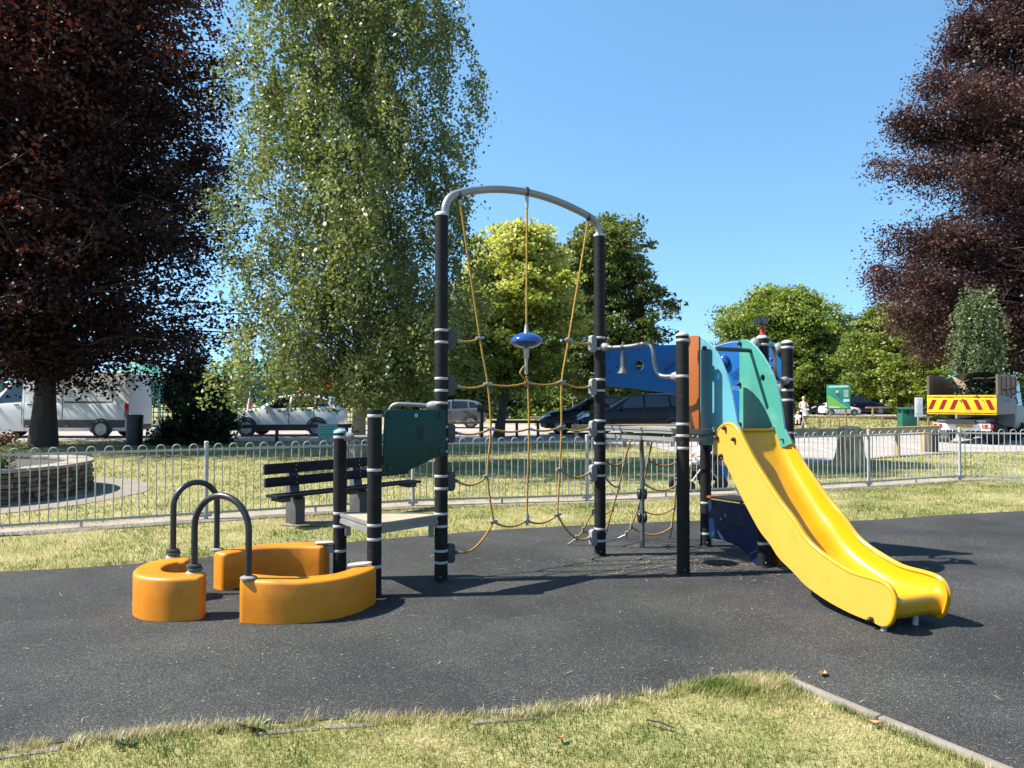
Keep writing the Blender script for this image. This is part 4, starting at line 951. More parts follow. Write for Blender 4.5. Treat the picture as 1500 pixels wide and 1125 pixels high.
for k, p, wo, ang in (('A', flat(527, 826, .3), wf, .55), ('B', flat(478, 796, .32), wr, .1)):
    mb = MB(); zt = .292 if k == 'A' else .322; e = Vector((math.cos(ang), math.sin(ang), 0)); q = Vector((-e.y, e.x, 0))
    mb.slab([p + e * .1 * math.cos(s) * (1.0) + q * .05 * math.sin(s) + Vector((0, 0, zt)) for s in [2 * math.pi * j / 20 for j in range(20)]], (0, 0, .014)); fin(mb, 'bracket_plate', M['cap_pale'], wo, bevel=.004)
    mb = MB(); tgt = PO[k] + Vector((0, 0, zt - .05)); mb.bar(p + Vector((0, 0, zt - .05)), tgt, .05, .06); fin(mb, 'bracket', M['clamp_grey'], wo)

# --- S-shaped rail with the speaking bell, D to E
pe = PO['E']; a = socket('D', 509, pe); b = socket('E', 551, pd)
S_ = lambda x, y: vp(x, y, pd, pe)
mb = MB(); mb.tube(cr([a, S_(900, 509), (S_(925, 507)), S_(944, 503.5), S_(952, 506), S_(956, 514), S_(958, 530), S_(962, 544), S_(970, 551), b], 5), .0205, 12); rail = fin(mb, 'handrail', M['steel'], smooth=True, auto=60)
bt = S_(913, 508)
mb = MB(); mb.ball(bt + Vector((0, 0, .03)), .018, 10, 6); mb.ball(bt, .03, 10, 6); mb.lathe([(.008, 0), (.008, -.06), (.03, -.062), (.024, -.09), (.03, -.12), (.028, -.19), (.034, -.205), (.04, -.225), (.058, -.25), (.064, -.262), (.02, -.258)], bt, 16)
fin(mb, 'bell', M['clamp_dark'], smooth=True, auto=40)
for k, y, mt in (('E', 497, 'clamp_grey'),): pass
# --- orange side strip beside E
npan = lambda s_, z, off=0.0: Vector((2.528 - .375 * s_ + off * .927, 5.04 + .927 * s_ + off * .375, z))    # near side of slide: s_ runs back from the nose
sdir, acr = Vector((-.375, .927, 0)), Vector((.927, .375, 0))
def plane_pt(px, py, off):
    n = acr; d = ray(px, py); p0 = npan(0, CAM_H, off); return _C + d * ((p0 - _C).dot(n) / d.dot(n))
pe2 = npan(2.12, 0)
o_a = pe + (pe2 - pe) * .30; o_b = pe2 + (pe - pe2) * .02
mb = MB(); no = Vector(((o_b - o_a).y, -(o_b - o_a).x, 0)).normalized()
zb_, zt_ = at(1016, 628, 6.85).z, at(1016, 491.5, 6.85).z
oo = lambda x, y: plane_pt(x, y, -.075); mb.slab([oo(1007.5, 628), oo(1023.5, 630), oo(1023.5, 493), oo(1020, 491.5), oo(1009, 491.5), oo(1007.5, 493)], acr * .022); op = fin(mb, 'panel', M['orange_panel'], bevel=.004); op['label'] = 'orange-brown panel strip'
for y in (500, 615):
    mb = MB(); mb.ball(pe + (o_a - pe) * .9 + Vector((0, 0, at(1010, y, 6.75).z)), (.045, .03, .06), 12, 7); fin(mb, 'grip', M['clamp_grey'], op, smooth=True)
# --- teal cheek panels of the slide
WD = .535
near = [(1023.5, 494), (1029, 495), (1036, 500), (1044.5, 509), (1052, 521), (1058, 534), (1064, 549), (1069, 565), (1073, 582), (1076.5, 600), (1080.5, 622), (1091, 651), (1086, 652), (1037, 652), (1023.5, 652)]
NP = [plane_pt(x, y, .05) for x, y in near]
def hole_ring(c, r, k=24):
    u, z = sdir, Vector((0, 0, 1)); return [c + (u * math.cos(2 * math.pi * i / k) + z * math.sin(2 * math.pi * i / k)) * r for i in range(k)]
mb = MB(); mb.slab_h(NP, [hole_ring(plane_pt(1051, 551.5, .05), .031)], acr * .019); cheek1 = fin(mb, 'panel', M['teal_blue']); cheek1['label'] = 'pale blue-teal cheek panel nearest the post'
far = [(1083, 499), (1087, 497), (1093, 497.5), (1100, 501.5), (1108, 509), (1117, 521), (1125, 534.5), (1132, 549), (1138, 566), (1143, 586), (1146.5, 610), (1148.5, 628), (1158.5, 650), (1141, 657.5), (1132, 648), (1097, 633), (1088, 634.5), (1083, 630)]
FP = [plane_pt(x, y, WD - .066) for x, y in far]
mb = MB(); mb.slab_h(FP, [hole_ring(plane_pt(1117, 553.5, WD - .066), .031)], acr * .019); cheek2 = fin(mb, 'panel', M['teal_green'])
for poly, hb, ck in ((NP, plane_pt(1051, 551.5, .05), cheek1), (FP, plane_pt(1117, 553.5, WD - .066), cheek2)):
    mb = MB(); cen = sum(poly, Vector()) / len(poly); rows = [[q.lerp(cen, .004) - acr * .0005 for q in poly], [q.lerp(cen, -.001) + acr * .001 for q in poly], [q.lerp(cen, -.001) + acr * .018 for q in poly]]
    mb.grid(rows, closed=True); fin(mb, 'panel_edge', M['teal_edge'], ck); cheek2['label'] = 'faded green-teal cheek panel beside the binocular post'
def pdot(px, py, off, r, mat, parent, name='bolt', dome=True):
    c = plane_pt(px, py, off); mb = MB()
    if dome: mb.tube([c, c - acr * .016, c - acr * .03, c - acr * .038], [r, r, r * .75, r * .3], 12)
    else: mb.tube([c + acr * .004, c - acr * .0015], [r, r], 18)
    fin(mb, name, M[mat], parent, smooth=True, auto=50)
pdot(1033.5, 509.5, .05, .02, 'black_plastic', cheek1)
for p in ((1084.5, 503), (1084, 562.5), (1084.5, 621)): pdot(*p, WD - .066, .019, 'black_plastic', cheek2)
for p in ((1134, 627), (1147, 643.5)): pdot(*p, WD - .066, .011, 'steel', cheek2)
ba, bb = plane_pt(1050.5, 511, .02), plane_pt(1103, 513, WD - .03)
bb.z = ba.z
mb = MB(); mb.tube([ba, bb], .02, 12); fin(mb, 'safety_bar', M['black_plastic'], smooth=True, auto=60)

# --- slide
def sz(px, py, off=0.0): p = plane_pt(px, py, off); return ((p - npan(0, 0, off)).dot(sdir), p.z)
top_px = [(1046, 664), (1045.5, 650), (1048, 637), (1054, 626.5), (1063, 621), (1073, 623.5), (1081, 632.5), (1090, 650), (1104, 677), (1122, 706), (1141, 735), (1160, 760), (1180, 790), (1196, 806), (1212, 818), (1244, 838), (1276, 848), (1292, 854), (1301, 861), (1307, 872), (1309.5, 884), (1308, 896), (1303.5, 910), (1297, 916.5), (1289, 917)]
bot_px = [(1276, 911), (1244, 898), (1209, 879), (1180, 858), (1160, 837), (1140, 817), (1127, 797), (1113, 779), (1100, 756), (1087, 731), (1073, 702), (1060, 676)]
top = [sz(*p) for p in top_px]; bot = [sz(*p) for p in bot_px]
outl = cr([(a, b, 0) for a, b in top + bot], 4, closed=True)
def P3(s, z, off): return npan(s, z, off)
slide = bpy.data.objects.new('slide', None); COL.objects.link(slide); slide.parent = frame; slide.empty_display_size = .2
for off, nrm in ((0.0, 1), (WD, -1)):
    rows = [[P3(p.x, p.y, off + nrm * .022) for p in outl], [P3(p.x, p.y, off + nrm * .004) for p in outl], [P3(p.x, p.y, off) for p in outl]]
    cen = Vector((sum(p.x for p in outl), sum(p.y for p in outl), 0)) / len(outl)
    ins = []
    n = len(outl)
    for i, p in enumerate(outl):
        t = (outl[(i + 1) % n] - outl[i - 1]).normalized(); nn = Vector((t.y, -t.x, 0))
        ins.append(p + nn * .012)
    area = sum(outl[i].x * outl[(i + 1) % n].y - outl[(i + 1) % n].x * outl[i].y for i in range(n))
    if area < 0: ins = [2 * p - q for p, q in zip(outl, ins)]
    ins = [2 * p - q for p, q in zip(outl, ins)] if area > 0 and False else ins
    mb = MB(); face = [P3(p.x, p.y, off) for p in outl]
    mb.add(rows[0] + rows[1], [(i, (i + 1) % n, n + (i + 1) % n, n + i) for i in range(n)])
    b0 = len(mb.v); mb.add(rows[1], [tuple(range(n))])
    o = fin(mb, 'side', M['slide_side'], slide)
    bm = bmesh.new(); bm.from_mesh(o.data); bmesh.ops.triangulate(bm, faces=[f for f in bm.faces if len(f.verts) > 4], ngon_method='EAR_CLIP'); bmesh.ops.remove_doubles(bm, verts=bm.verts, dist=.0004); bm.to_mesh(o.data); bm.free()
    o.data.polygons.foreach_set('use_smooth', [True] * len(o.data.polygons)); o.data.set_sharp_from_angle(angle=R(40))
    # rolled rim along the top edge
    rim = cr([(a, b, 0) for a, b in top[:-1]], 5)
    mb = MB(); mb.tube([P3(p.x, p.y, off + nrm * .014) for p in rim], .0155, 10); fin(mb, 'rim', M['slide_yellow'], slide, smooth=True, auto=70)
    mb = MB(); mb.tube([P3(p.x, p.y, off + nrm * .034) for p in rim], .010, 8); fin(mb, 'rim', M['slide_yellow'], slide, smooth=True, auto=70)
# bed: follows the top edge at a depth that closes towards the nose
bt_px = top_px[5:-1]
line = cr([(*sz(*p), 0) for p in bt_px], 6); n = len(line)
depth_keys = [(0, .05), (.12, .12), (.3, .165), (.55, .17), (.72, .14), (.82, .075), (.9, .045), (1, .035)]
def dep(u):
    for (a, x), (b, y) in zip(depth_keys, depth_keys[1:]):
        if u <= b: return x + (y - x) * (u - a) / (b - a)
    return depth_keys[-1][1]
rows = []
for i, p in enumerate(line):
    t = (line[min(i + 1, n - 1)] - line[max(i - 1, 0)]).normalized(); nn = Vector((t.y, -t.x, 0))
    if nn.dot(Vector((.9, -.6, 0))) < 0 and i < n * .6: nn = -nn
    nn = Vector((t.y, -t.x, 0)); nn = nn if (i == 0 or nn.dot(prev) > 0) else -nn
    if i == 0 and nn.y > 0: nn = -nn
    prev = nn; d = dep(i / (n - 1)); row = []
    for fo, fd in ((.03, 0), (.036, .25), (.045, .55), (.062, .8), (.095, .95), (.14, 1.0), (.2, 1.0), (WD / 2, 1.0)):
        q = p + nn * d * fd; row.append(P3(q.x, q.y, fo))
    for fo, fd in ((.2, 1.0), (.14, 1.0), (.095, .95), (.062, .8), (.045, .55), (.036, .25), (.03, 0)):
        q = p + nn * d * fd; row.append(P3(q.x, q.y, WD - fo))
    rows.append(row)
mb = MB(); mb.grid(rows); bed_o = fin(mb, 'bed', M['slide_yellow'], slide, smooth=True, auto=75, recalc=False)
mb = MB(); under = cr([(a, b + .012, 0) for a, b in bot], 3); mb.grid([[P3(p.x, p.y, .012) for p in under], [P3(p.x, p.y, WD - .012) for p in under]]); fin(mb, 'underside', M['slide_yellow'], slide, smooth=True)
mb = MB(); s0, z0_ = sz(1070, 628); mb.box(None, (.3, .5, .02), M=Matrix.Translation(P3(s0 + .12, 1.318, WD / 2)) @ Matrix.Rotation(math.atan2(sdir.y, sdir.x), 4, 'Z')); fin(mb, 'lip', M['slide_yellow'], slide, bevel=.006)
for p in ((1062, 627), (1051, 641), (1075.5, 643.5), (1057, 667.5), (1046, 635), (1276.5, 907)):
    c = plane_pt(*p, 0.0); mb = MB(); mb.tube([c + acr * .002, c - acr * .018, c - acr * .03, c - acr * .036], [.018, .018, .013, .005], 12); fin(mb, 'bolt', M['black_plastic'], slide, smooth=True, auto=50)
for px, py in ((1296, 930), (1358, 919)):
    g = gp(px, py); mb = MB(); g2 = g + acr * (.06 if px < 1320 else -.04) + sdir * .06; mb.tube([g2, Vector((g2.x, g2.y, .10))], .02, 10); fin(mb, 'foot', M['galv'], slide, smooth=True, auto=60)

# --- blue panels
pf, pg, ph = PO['F'], PO['G'], PO['H']
nB = Vector(((pf - pd).y, -(pf - pd).x, 0)).normalized(); nB = nB if nB.y < 0 else -nB
D_ = lambda x, y: vp(x, y, pd + nB * .02, pf + nB * .02)
low = cr([D_(*p) for p in ((887, 565.5), (910, 567), (935, 569.5), (960, 573), (985, 576.5), (1010, 581), (1030, 584))], 3)
c = D_(937, 535); u = nB.cross(Vector((0, 0, 1))).normalized(); z_ = Vector((0, 0, 1))
mb = MB(); mb.slab_h(low + [D_(1031, 506), D_(990, 505), D_(889, 507.5), D_(886, 510)], [[c + (u * math.cos(2 * math.pi * k / 24) + z_ * math.sin(2 * math.pi * k / 24)) * .05 for k in range(24)]], -nB * .019); bp = fin(mb, 'panel', M['blue_panel']); bp['label'] = 'blue panel with round window behind the bell'
mb = MB()
circ = lambda r, o: [c + nB * o + (u * math.cos(2 * math.pi * k / 24) + z_ * math.sin(2 * math.pi * k / 24)) * r for k in range(24)]
mb.grid([circ(.066, .0005), circ(.064, .008), circ(.052, .008), circ(.05, .001)], closed=True); fin(mb, 'window_rim', M['blue_panel'], bp, smooth=True, auto=40)
for p in ((892, 524), (893, 545), (903.5, 538), (936, 513)): disc(*p, .009, D_, nB, 'navy_panel', bp, 'hole', .0012, 10)
mb = MB()
for i in range(6): mb.bar(D_(973 + i * 2.6, 539.5 - i * 2) + nB * .001, D_(976 + i * 2.6, 546 - i * 2) + nB * .001, .007, .004, up=tuple(nB))
fin(mb, 'grille', M['navy_panel'], bp)
nH = Vector(((ph - pf).y, -(ph - pf).x, 0)).normalized(); nH = nH if nH.y < 0 else -nH
H_ = lambda x, y: vp(x, y, pf + nH * -.02, ph + nH * -.02)
arcp = cr([H_(*p) for p in ((1040, 512), (1048, 506), (1060, 501.5), (1075, 498.5), (1092, 498), (1110, 499), (1128, 501), (1147, 504.5))], 3)
mb = MB(); mb.slab(arcp + [H_(1147.5, 650), H_(1040, 650)], -nH * .019); bq = fin(mb, 'panel', M['blue_panel'], bevel=.004); bq['label'] = 'arched blue panel with a bubble window behind the slide'
cB = H_(1060.5, 530); mb = MB(); mb.ball(cB + nH * .01, (.062, .045, .075), 20, 12, M=Matrix.Rotation(math.atan2(nH.y, nH.x) - math.pi / 2, 4, 'Z')); fin(mb, 'bubble_window', M['blue_gloss'], bq, smooth=True)
mb = MB()
for i in range(5): mb.bar(H_(1070.5 + i * 2.8, 547.5 - i * 2.2) + nH * .002, H_(1076 + i * 2.8, 556 - i * .4) + nH * .002, .009, .004, up=tuple(nH))
fin(mb, 'grille', M['navy_panel'], bq)
mb = MB()
for dy in (0, 3): mb.tube([H_(*p) + nH * .001 for p in ((1062, 566 + dy), (1072, 566.5 + dy), (1084, 568.5 + dy))], .002, 5)
mb.tube(cr([H_(*p) + nH * .001 for p in ((1045, 509), (1058, 504.5), (1072, 501.5), (1084, 501))], 4), .003, 5); fin(mb, 'white_line', M['band'], bq)
for p in ((1130, 526.5), (1130, 537.5)):
    c = H_(*p); mb = MB(); mb.ball(c, .014, 10, 6); fin(mb, 'knob', M['blue_gloss'], bq, smooth=True)
nL = Vector(((pg - pf).y, -(pg - pf).x, 0)).normalized(); nL = nL if nL.x < 0 else -nL
L_ = lambda x, y: vp(x, y, pf + nL * .035, pg + nL * .035)
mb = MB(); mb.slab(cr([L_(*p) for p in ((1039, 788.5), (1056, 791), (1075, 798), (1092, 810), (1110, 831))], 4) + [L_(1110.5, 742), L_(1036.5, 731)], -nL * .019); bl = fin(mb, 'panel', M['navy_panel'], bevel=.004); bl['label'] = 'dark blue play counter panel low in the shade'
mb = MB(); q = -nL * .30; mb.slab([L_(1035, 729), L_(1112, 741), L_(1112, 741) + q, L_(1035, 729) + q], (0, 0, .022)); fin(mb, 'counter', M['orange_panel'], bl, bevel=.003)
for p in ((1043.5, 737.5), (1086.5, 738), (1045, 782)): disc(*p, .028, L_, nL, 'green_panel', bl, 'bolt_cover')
for p in ((1056.5, 760.5), (1063, 755)): disc(*p, .026, L_, nL, 'black_plastic', bl, 'ring', .003)
for p in ((1056.5, 760.5), (1063, 755)): disc(*p, .009, L_, nL, 'cap_pale', bl, 'hole', .001, 10, .0045)
mb = MB()
for i in range(5): mb.bar(L_(1081, 754.5 + i * 3.6) + nL * .001, L_(1091, 752.5 + i * 3.9) + nL * .001, .006, .004, up=tuple(nL))
fin(mb, 'grille', M['black_plastic'], bl)
mb = MB(); cc = [L_(*p) + nL * .001 for p in ((1050, 776), (1054, 779), (1058, 785), (1061.5, 792), (1056.5, 790.5), (1053, 784))]; mb.slab(cc, nL * .001); fin(mb, 'crescent', M['teal_blue'], bl)
mb = MB(); mb.tube(cr([L_(*p) + nL * .0005 for p in ((1071, 792), (1076, 784), (1084, 778), (1094, 775.5), (1103, 777))], 4), .0022, 5); fin(mb, 'groove', M['blue_panel'], bl)
# small orange block behind the foot of post G
mb = MB(); g = gp(1143, 832); mb.slab([g + Vector((.0, .05, .005)), g + Vector((.26, .15, .005)), g + Vector((.2, .15, .16)), g + Vector((.02, .05, .2))], Vector((-.1, .22, 0))); fin(mb, 'foot_block', M['orange_panel'], bevel=.01)
# --- rail G to H and binoculars
a = socket('G', 506, ph, 'dark_steel', .03, .06); b = socket('H', 558, pg, 'clamp_grey'); 
g_ = lambda x, y: vp(x, y, pg, ph)
mb = MB(); mb.tube(cr([a, g_(1129, 506), g_(1133, 510), g_(1135, 522), g_(1135.5, 540), g_(1138, 552), g_(1143, 556.5), b], 5), .0205, 12); fin(mb, 'handrail', M['steel'], smooth=True, auto=60)
for k, y, to in (('H', 510, pf), ('H', 571, pf), ('H', 588, pf), ('G', 504, pe)): 
    p = PO[k]; d = (to - p); d.z = 0; d.normalize(); mb = MB(); c = p + d * (PR + .03) + Vector((0, 0, zz(k, y))); mb.ball(c, (.05, .045, .06), 14, 8); fin(mb, 'grip', M['clamp_grey'], post_obj[k], smooth=True)
tp = Vector((pg.x, pg.y, TOP['G'] + .03)); 
mb = MB(); mb.tube([tp, tp + Vector((.0, 0, .06))], [.03, .02], 10); mb.bar(tp + Vector((0, 0, .05)), tp + Vector((.012, 0, .13)), .03, .022, up=(0, 1, 0)); bino = fin(mb, 'binoculars', M['red_paint'], smooth=True, auto=40)
fw = Vector((-.24, -.97, -.03)).normalized(); sd = Vector((.97, -.24, 0)); cB = tp + Vector((-.015, 0, .135))
for s in (-.031, .031):
    mb = MB(); c = cB + sd * s; mb.tube([c - fw * .12, c - fw * .11, c + fw * .03, c + fw * .04, c + fw * .085, c + fw * .09], [.022, .026, .026, .033, .034, .030], 16, caps=False); fin(mb, 'barrel', M['black_plastic'], bino, smooth=True, auto=50)
    mb = MB(); mb.tube([c + fw * .07, c + fw * .071], [.029, .029], 14); fin(mb, 'lens', M['glass'], bino, smooth=True, auto=30)
mb = MB(); mb.bar(cB - sd * .03 - fw * .03, cB + sd * .075 - fw * .05, .03, .025); fin(mb, 'bridge', M['black_plastic'], bino, bevel=.006)
# --- climbing pole with foot discs, access nets at the back edge D-F
dF = (pf - pd); edge = lambda t, z: Vector((pd.x + dF.x * t, pd.y + dF.y * t, z))
pb_ = gp(941, 803); pole_d = Vector((-.05, -.25, 0)); nb = -nB
mb = MB(); pt_ = at(937, 640, pb_.y - .1); mb.tube(cr([pb_, Vector((pb_.x, pb_.y, .5)), Vector((pb_.x, pb_.y, .95)), Vector((pb_.x - .012, pb_.y - .03, 1.08)), Vector((pb_.x - .02, pb_.y - .11, 1.17)), Vector((pb_.x - .02, pb_.y - .2, 1.22))], 5), .024, 12); pole = fin(mb, 'climbing_pole', M['steel'], smooth=True, auto=60)
for y in (724, 758):
    z = at(940, y, pb_.y).z
    for s in (-1, 1): mb = MB(); mb.ball(Vector((pb_.x + s * .028, pb_.y + .01, z)), (.028, .05, .06), 14, 8); fin(mb, 'foot_disc', M['black_plastic'], pole, smooth=True)
def net_rope(pts, Y0, Y1, parent):        # ropes slope back from the deck edge to the ground
    n = len(pts); y0, y1 = pts[0][1], pts[-1][1]; out = [at(x, y, Y0 + (Y1 - Y0) * (y - y0) / (y1 - y0)) for x, y in pts]; return out
bnet = bpy.data.objects.new('rope_net', None); COL.objects.link(bnet); bnet.parent = frame; bnet.empty_display_size = .1
yF = lambda px: vp(px, 640, pd, pf).y
V2 = net_rope([(923.5, 645), (915.5, 674), (906.5, 713), (897.5, 745), (889, 775), (886, 790)], yF(923), gp(886, 790).y, bnet)
V1 = net_rope([(883, 645), (882, 690), (879, 728), (867.5, 750), (854, 777), (844, 789), (832, 799)], yF(900) + .02, gp(832, 799).y, bnet)
V3 = net_rope([(955.5, 645), (949.5, 674), (943.5, 708), (935, 743), (924.5, 771), (917, 783), (905, 790)], yF(955), gp(905, 790).y, bnet)
V4 = net_rope([(1000, 645), (996, 674), (991, 710), (988, 743), (984, 772), (981, 789)], yF(1000), gp(981, 789).y, bnet)
for Vv in (V1, V2, V3, V4):
    rope(Vv[:-1], bnet, .009)
    mb = MB(); a, b = Vv[-2], Vector((Vv[-1].x, Vv[-1].y, .01)); 
    mb.tube([a.lerp(b, t) for t in [k / 10 for k in range(11)]], [.011 if k % 2 else .007 for k in range(11)], 7); fin(mb, 'chain', M['steel'], bnet, smooth=True, auto=60)
    for p in Vv[1:-1]: joint(p, (0, .3, -1), bnet, .04, .0155)
for a, b, s in ((V1[1], V2[2], .05), (V1[3], V2[3], .05), (V1[4], V2[4], .05), (V2[1], edge(.02, 1.0), .07), (V3[1], V4[1], .06), (V3[2], V4[2], .07), (V3[3], V4[3], .08), (V3[4], V4[4], .09)):
    rope(sag(a, b, s), bnet, .009)

# ------------------------------------------------------------------ navy bench on the lawn
b0, b1 = at(374, 690, 9.25), at(583, 672, 10.95)
bx = Vector((b1.x - b0.x, b1.y - b0.y, 0)).normalized(); bn = Vector((bx.y, -bx.x, 0))     # bn: towards the sitter
leg1 = gp(429, 767)
bench = empty('bench', leg1, math.atan2(bx.y, bx.x), 'weathered bench with navy back boards on the lawn before the railing', 'bench')
Lb = (b1 - b0).length; e0 = -(leg1 - Vector((b0.x, b0.y, 0))).dot(bx)
for z0, z1 in ((.655, .785), (.50, .615)):
    mb = MB(); mb.box((e0 + Lb / 2, -.07 + (z0 - .5) * .14, (z0 + z1) / 2), (Lb, .04, z1 - z0)); o = mb.build('back_board', M['navy_wood'], bench, bevel=.005)
    for lx in (0, .98):
        for dz in (.035, .095):
            mb = MB(); mb.ball((lx, -.092 + (z0 - .5) * .14, z0 + dz), .008, 8, 5); mb.build('bolt', M['galv'], o, smooth=True)
mb = MB(); mb.box((e0 + Lb / 2 + .02, -.2, .40), (Lb + .02, .27, .032)); seat = mb.build('seat', M['navy_wood'], bench, bevel=.006)
for x in (e0 + .14, e0 + Lb * .5, e0 + Lb - .12):
    mb = MB(); mb.box((x, -.2, .358), (.12, .25, .05)); mb.build('seat_bearer', M['timber_dark'], seat)
for lx in (0, .98):
    mb = MB(); mb.slab([(lx - .07, -.17, 0), (lx - .07, .06, 0), (lx - .07, .07, .72), (lx - .07, .0, .72), (lx - .07, -.05, .40), (lx - .07, -.17, .33)], (.14, 0, 0)); mb.build('leg', M['leg_grey'], bench, bevel=.012)
sheet('bare_earth', [tuple(gp(490 + 75 * math.cos(a) * (1 + .2 * math.sin(3 * a)), 766 + 8 * math.sin(a) * (1 + .3 * math.cos(2 * a))))[:2] for a in [2 * math.pi * k / 30 for k in range(30)]], .013, M['soil'])

# ------------------------------------------------------------------ timber rails, posts, stump, bins and signs
def trail(a_px, b_px, post_px, h, label, mat='timber', Yf=None, pw=.11, rail=(.1, .12), group=None, half=False, top_off=0):
    """low timber rail between two ground points (photo px), posts at given px on it"""
    a, b = gp(*a_px), gp(*b_px); root = empty('timber_rail', a, 0, label, 'rail', group); d = (b - a)
    mb = MB(); e = d.normalized(); mb.bar(Vector((0, 0, h - rail[1] / 2)) - e * .1, d + e * .1 + Vector((0, 0, h - rail[1] / 2)), rail[0], rail[1]); mb.build('rail', M[mat], root, bevel=.012)
    n_ = Vector((d.y, -d.x, 0)).normalized()
    for px in post_px:
        k = (px - CX) / FOC; t = (k * a.y - a.x) / (d.x - k * d.y); p = d * t
        mb = MB(); mb.box(p + Vector((0, 0, (h - rail[1] * .98) / 2)) , (pw, pw, h - rail[1] * .98), rz=math.atan2(d.y, d.x)); mb.build('post', M[mat], root, bevel=.012)
    return root
trail((333, 650), (512, 648), (334, 406, 508), .66, 'dark timber rail in front of the white crossover', 'timber_dark')
trail((722, 641), (845, 641), (727, 757, 788, 846), .70, 'dark timber rail in front of the navy car', 'timber_dark')
trail((842, 655), (992, 654), (844, 915, 949, 985), .74, 'weathered pale timber rail in front of the black car', 'timber', rail=(.16, .17))
trail((1176, 627), (1362, 627), (1200, 1228, 1292, 1324, 1359), .64, 'thin pale timber rail below the map board', 'timber', rail=(.08, .1), pw=.1)
trail((1158, 676), (1234, 674), (1160,), .82, 'heavy timber rail left of the tree stump', 'timber', rail=(.18, .2))
trail((1250, 672), (1372, 664), (1313,), .80, 'heavy timber rail right of the tree stump', 'timber', rail=(.16, .17), pw=.13)
for px, lab, mt in ((1356, 'thick square timber post right of the stump rail, pale face', 'timber'), (1367, 'thick dark timber post at the right end of the stump rail', 'timber_dark')):
    g = gp(px, 662); mb = MB(); mb.box((0, 0, .36), (.23, .23, .72)); o = mb.build('timber_post', M[mt], bevel=.015); o.location = g; tag(o, lab, 'post')
a = gp(655, 639); root = empty('timber_rail', a, 0, 'brown timber rail in front of the grey hatchback', 'rail')
mb = MB(); mb.bar((-.5, 0, .58), (1.5, 0, .58), .1, .12); mb.build('rail', M['timber'], root, bevel=.012)
for x in (-.4, 1.4): mb = MB(); mb.box((x, 0, .26), (.11, .11, .52)); mb.build('post', M['timber_dark'], root, bevel=.01)
g = gp(706, 641); root = empty('marker_post', g, 0, 'dark post with a square box on top beside the grey hatchback', 'post')
mb = MB(); mb.box((0, 0, .6), (.12, .12, 1.2)); mb.build('post', M['timber_dark'], root, bevel=.01); mb = MB(); mb.box((0, -.02, 1.18), (.38, .16, .3)); mb.build('box', M['bin_black'], root, bevel=.02)
# tree stump
st = gp(1246, 682); root = empty('tree_stump', st, 0, 'broad old tree stump with a pale sawn top behind the railing', 'stump')
rows = []
for i, (z, r) in enumerate(((0, .42), (.06, .36), (.2, .315), (.45, .28), (.7, .255), (.86, .245), (.885, .235))):
    rows.append([(r * (1 + .1 * math.sin(5 * a + 1) * (1.2 - z) + .1 * math.sin(13 * a + z * 4) * math.cos(3 * a)) * math.cos(a), r * (1 + .1 * math.sin(5 * a + 1) * (1.2 - z) + .1 * math.sin(13 * a + z * 4) * math.cos(3 * a)) * math.sin(a), z) for a in [2 * math.pi * k / 104 for k in range(104)]])
mb = MB(); mb.grid(rows, closed=True); mb.build('bark', M['stump'], root, smooth=True, auto=60)
mb = MB(); mb.add([(x * 1.02, y * 1.02, .887 + .004 * math.sin(9 * x)) for x, y, z in rows[-1]], [tuple(range(104))]); mb.v = [(x, y, z + .10 * (y + .24)) for x, y, z in mb.v]; mb.slab([(x * .98, y * .98, .86) for x, y, z in rows[-1]], (0, 0, .02)); mb.build('sawn_top', M['stump_top'], root)
for i, (px, w_, d_) in enumerate(((1168, .5, .5),)):
    pass
# black litter bin
g = gp(197, 652); root = empty('litter_bin', g, 0, 'black litter bin standing beside the strappy shrub', 'bin')
mb = MB(); mb.lathe([(.25, 0), (.255, .05), (.27, .94), (.255, .96)], seg=12); mb.build('body', M['bin_black'], root, bevel=.006); mb = MB(); mb.lathe([(.285, .955), (.285, 1.0), (.25, 1.03), (.05, 1.04)], seg=12); mb.build('lid', M['sign_grey'] if 'sign_grey' in M else M['clamp_dark'], root, bevel=.006)
# green twin bin
g = ab(1329, 38.0); root = empty('litter_bin', g, 0, 'green twin litter bin behind the pale rail beside the white notice', 'bin')
mb = MB(); mb.box((0, 0, .42), (.82, .5, .8)); mb.build('body', M['bin_green'], root, bevel=.02)
for x in (-.36, 0, .36):
    mb = MB(); mb.box((x, -.2, .9), (.06, .08, .2)); mb.box((x, .2, .9), (.06, .08, .2)); mb.build('pillar', M['bin_green'], root)
mb = MB(); mb.slab([(-.45, -.3, 1.0), (.45, -.3, 1.0), (.4, .3, 1.06), (-.4, .3, 1.06)], (0, 0, .06)); mb.build('lid', M['bin_green'], root, bevel=.015)
for x in (-.19, .19): mb = MB(); mb.box((x, 0, .9), (.28, .3, .19)); mb.build('opening', M['black_plastic'], root)
# white notice with a few lines of small print
def flat_sign(name, p, w_, z0, z1, label, mat, lines, posts, line_mat='grey_print', rz=0, frame_mat=None, cat='sign', pm='timber'):
    root = empty(name, p, rz, label, cat)
    for x in posts: mb = MB(); mb.box((x, .045, z1 * .5 - .02), (.08, .06, z1 - .04)); mb.build('post', M[pm], root, bevel=.006)
    mb = MB(); mb.box((0, 0, (z0 + z1) / 2), (w_, .025, z1 - z0)); bd = mb.build('board', M[mat], root, bevel=.004)
    for i, (x0, x1, za, zb) in enumerate(lines):
        mb = MB(); mb.box(((x0 + x1) / 2 * w_, -.0145, z0 + (za + zb) / 2 * (z1 - z0)), ((x1 - x0) * w_, .003, (zb - za) * (z1 - z0))); mb.build('text_line', M[line_mat], bd)
    return root, bd
nt_ln = [(-.28, .28, .86, .9), (-.15, .15, .74, .78), (-.2, .2, .62, .66), (-.34, .34, .5, .545), (-.2, .2, .38, .42), (-.06, .06, .26, .3), (-.3, .3, .13, .175)]
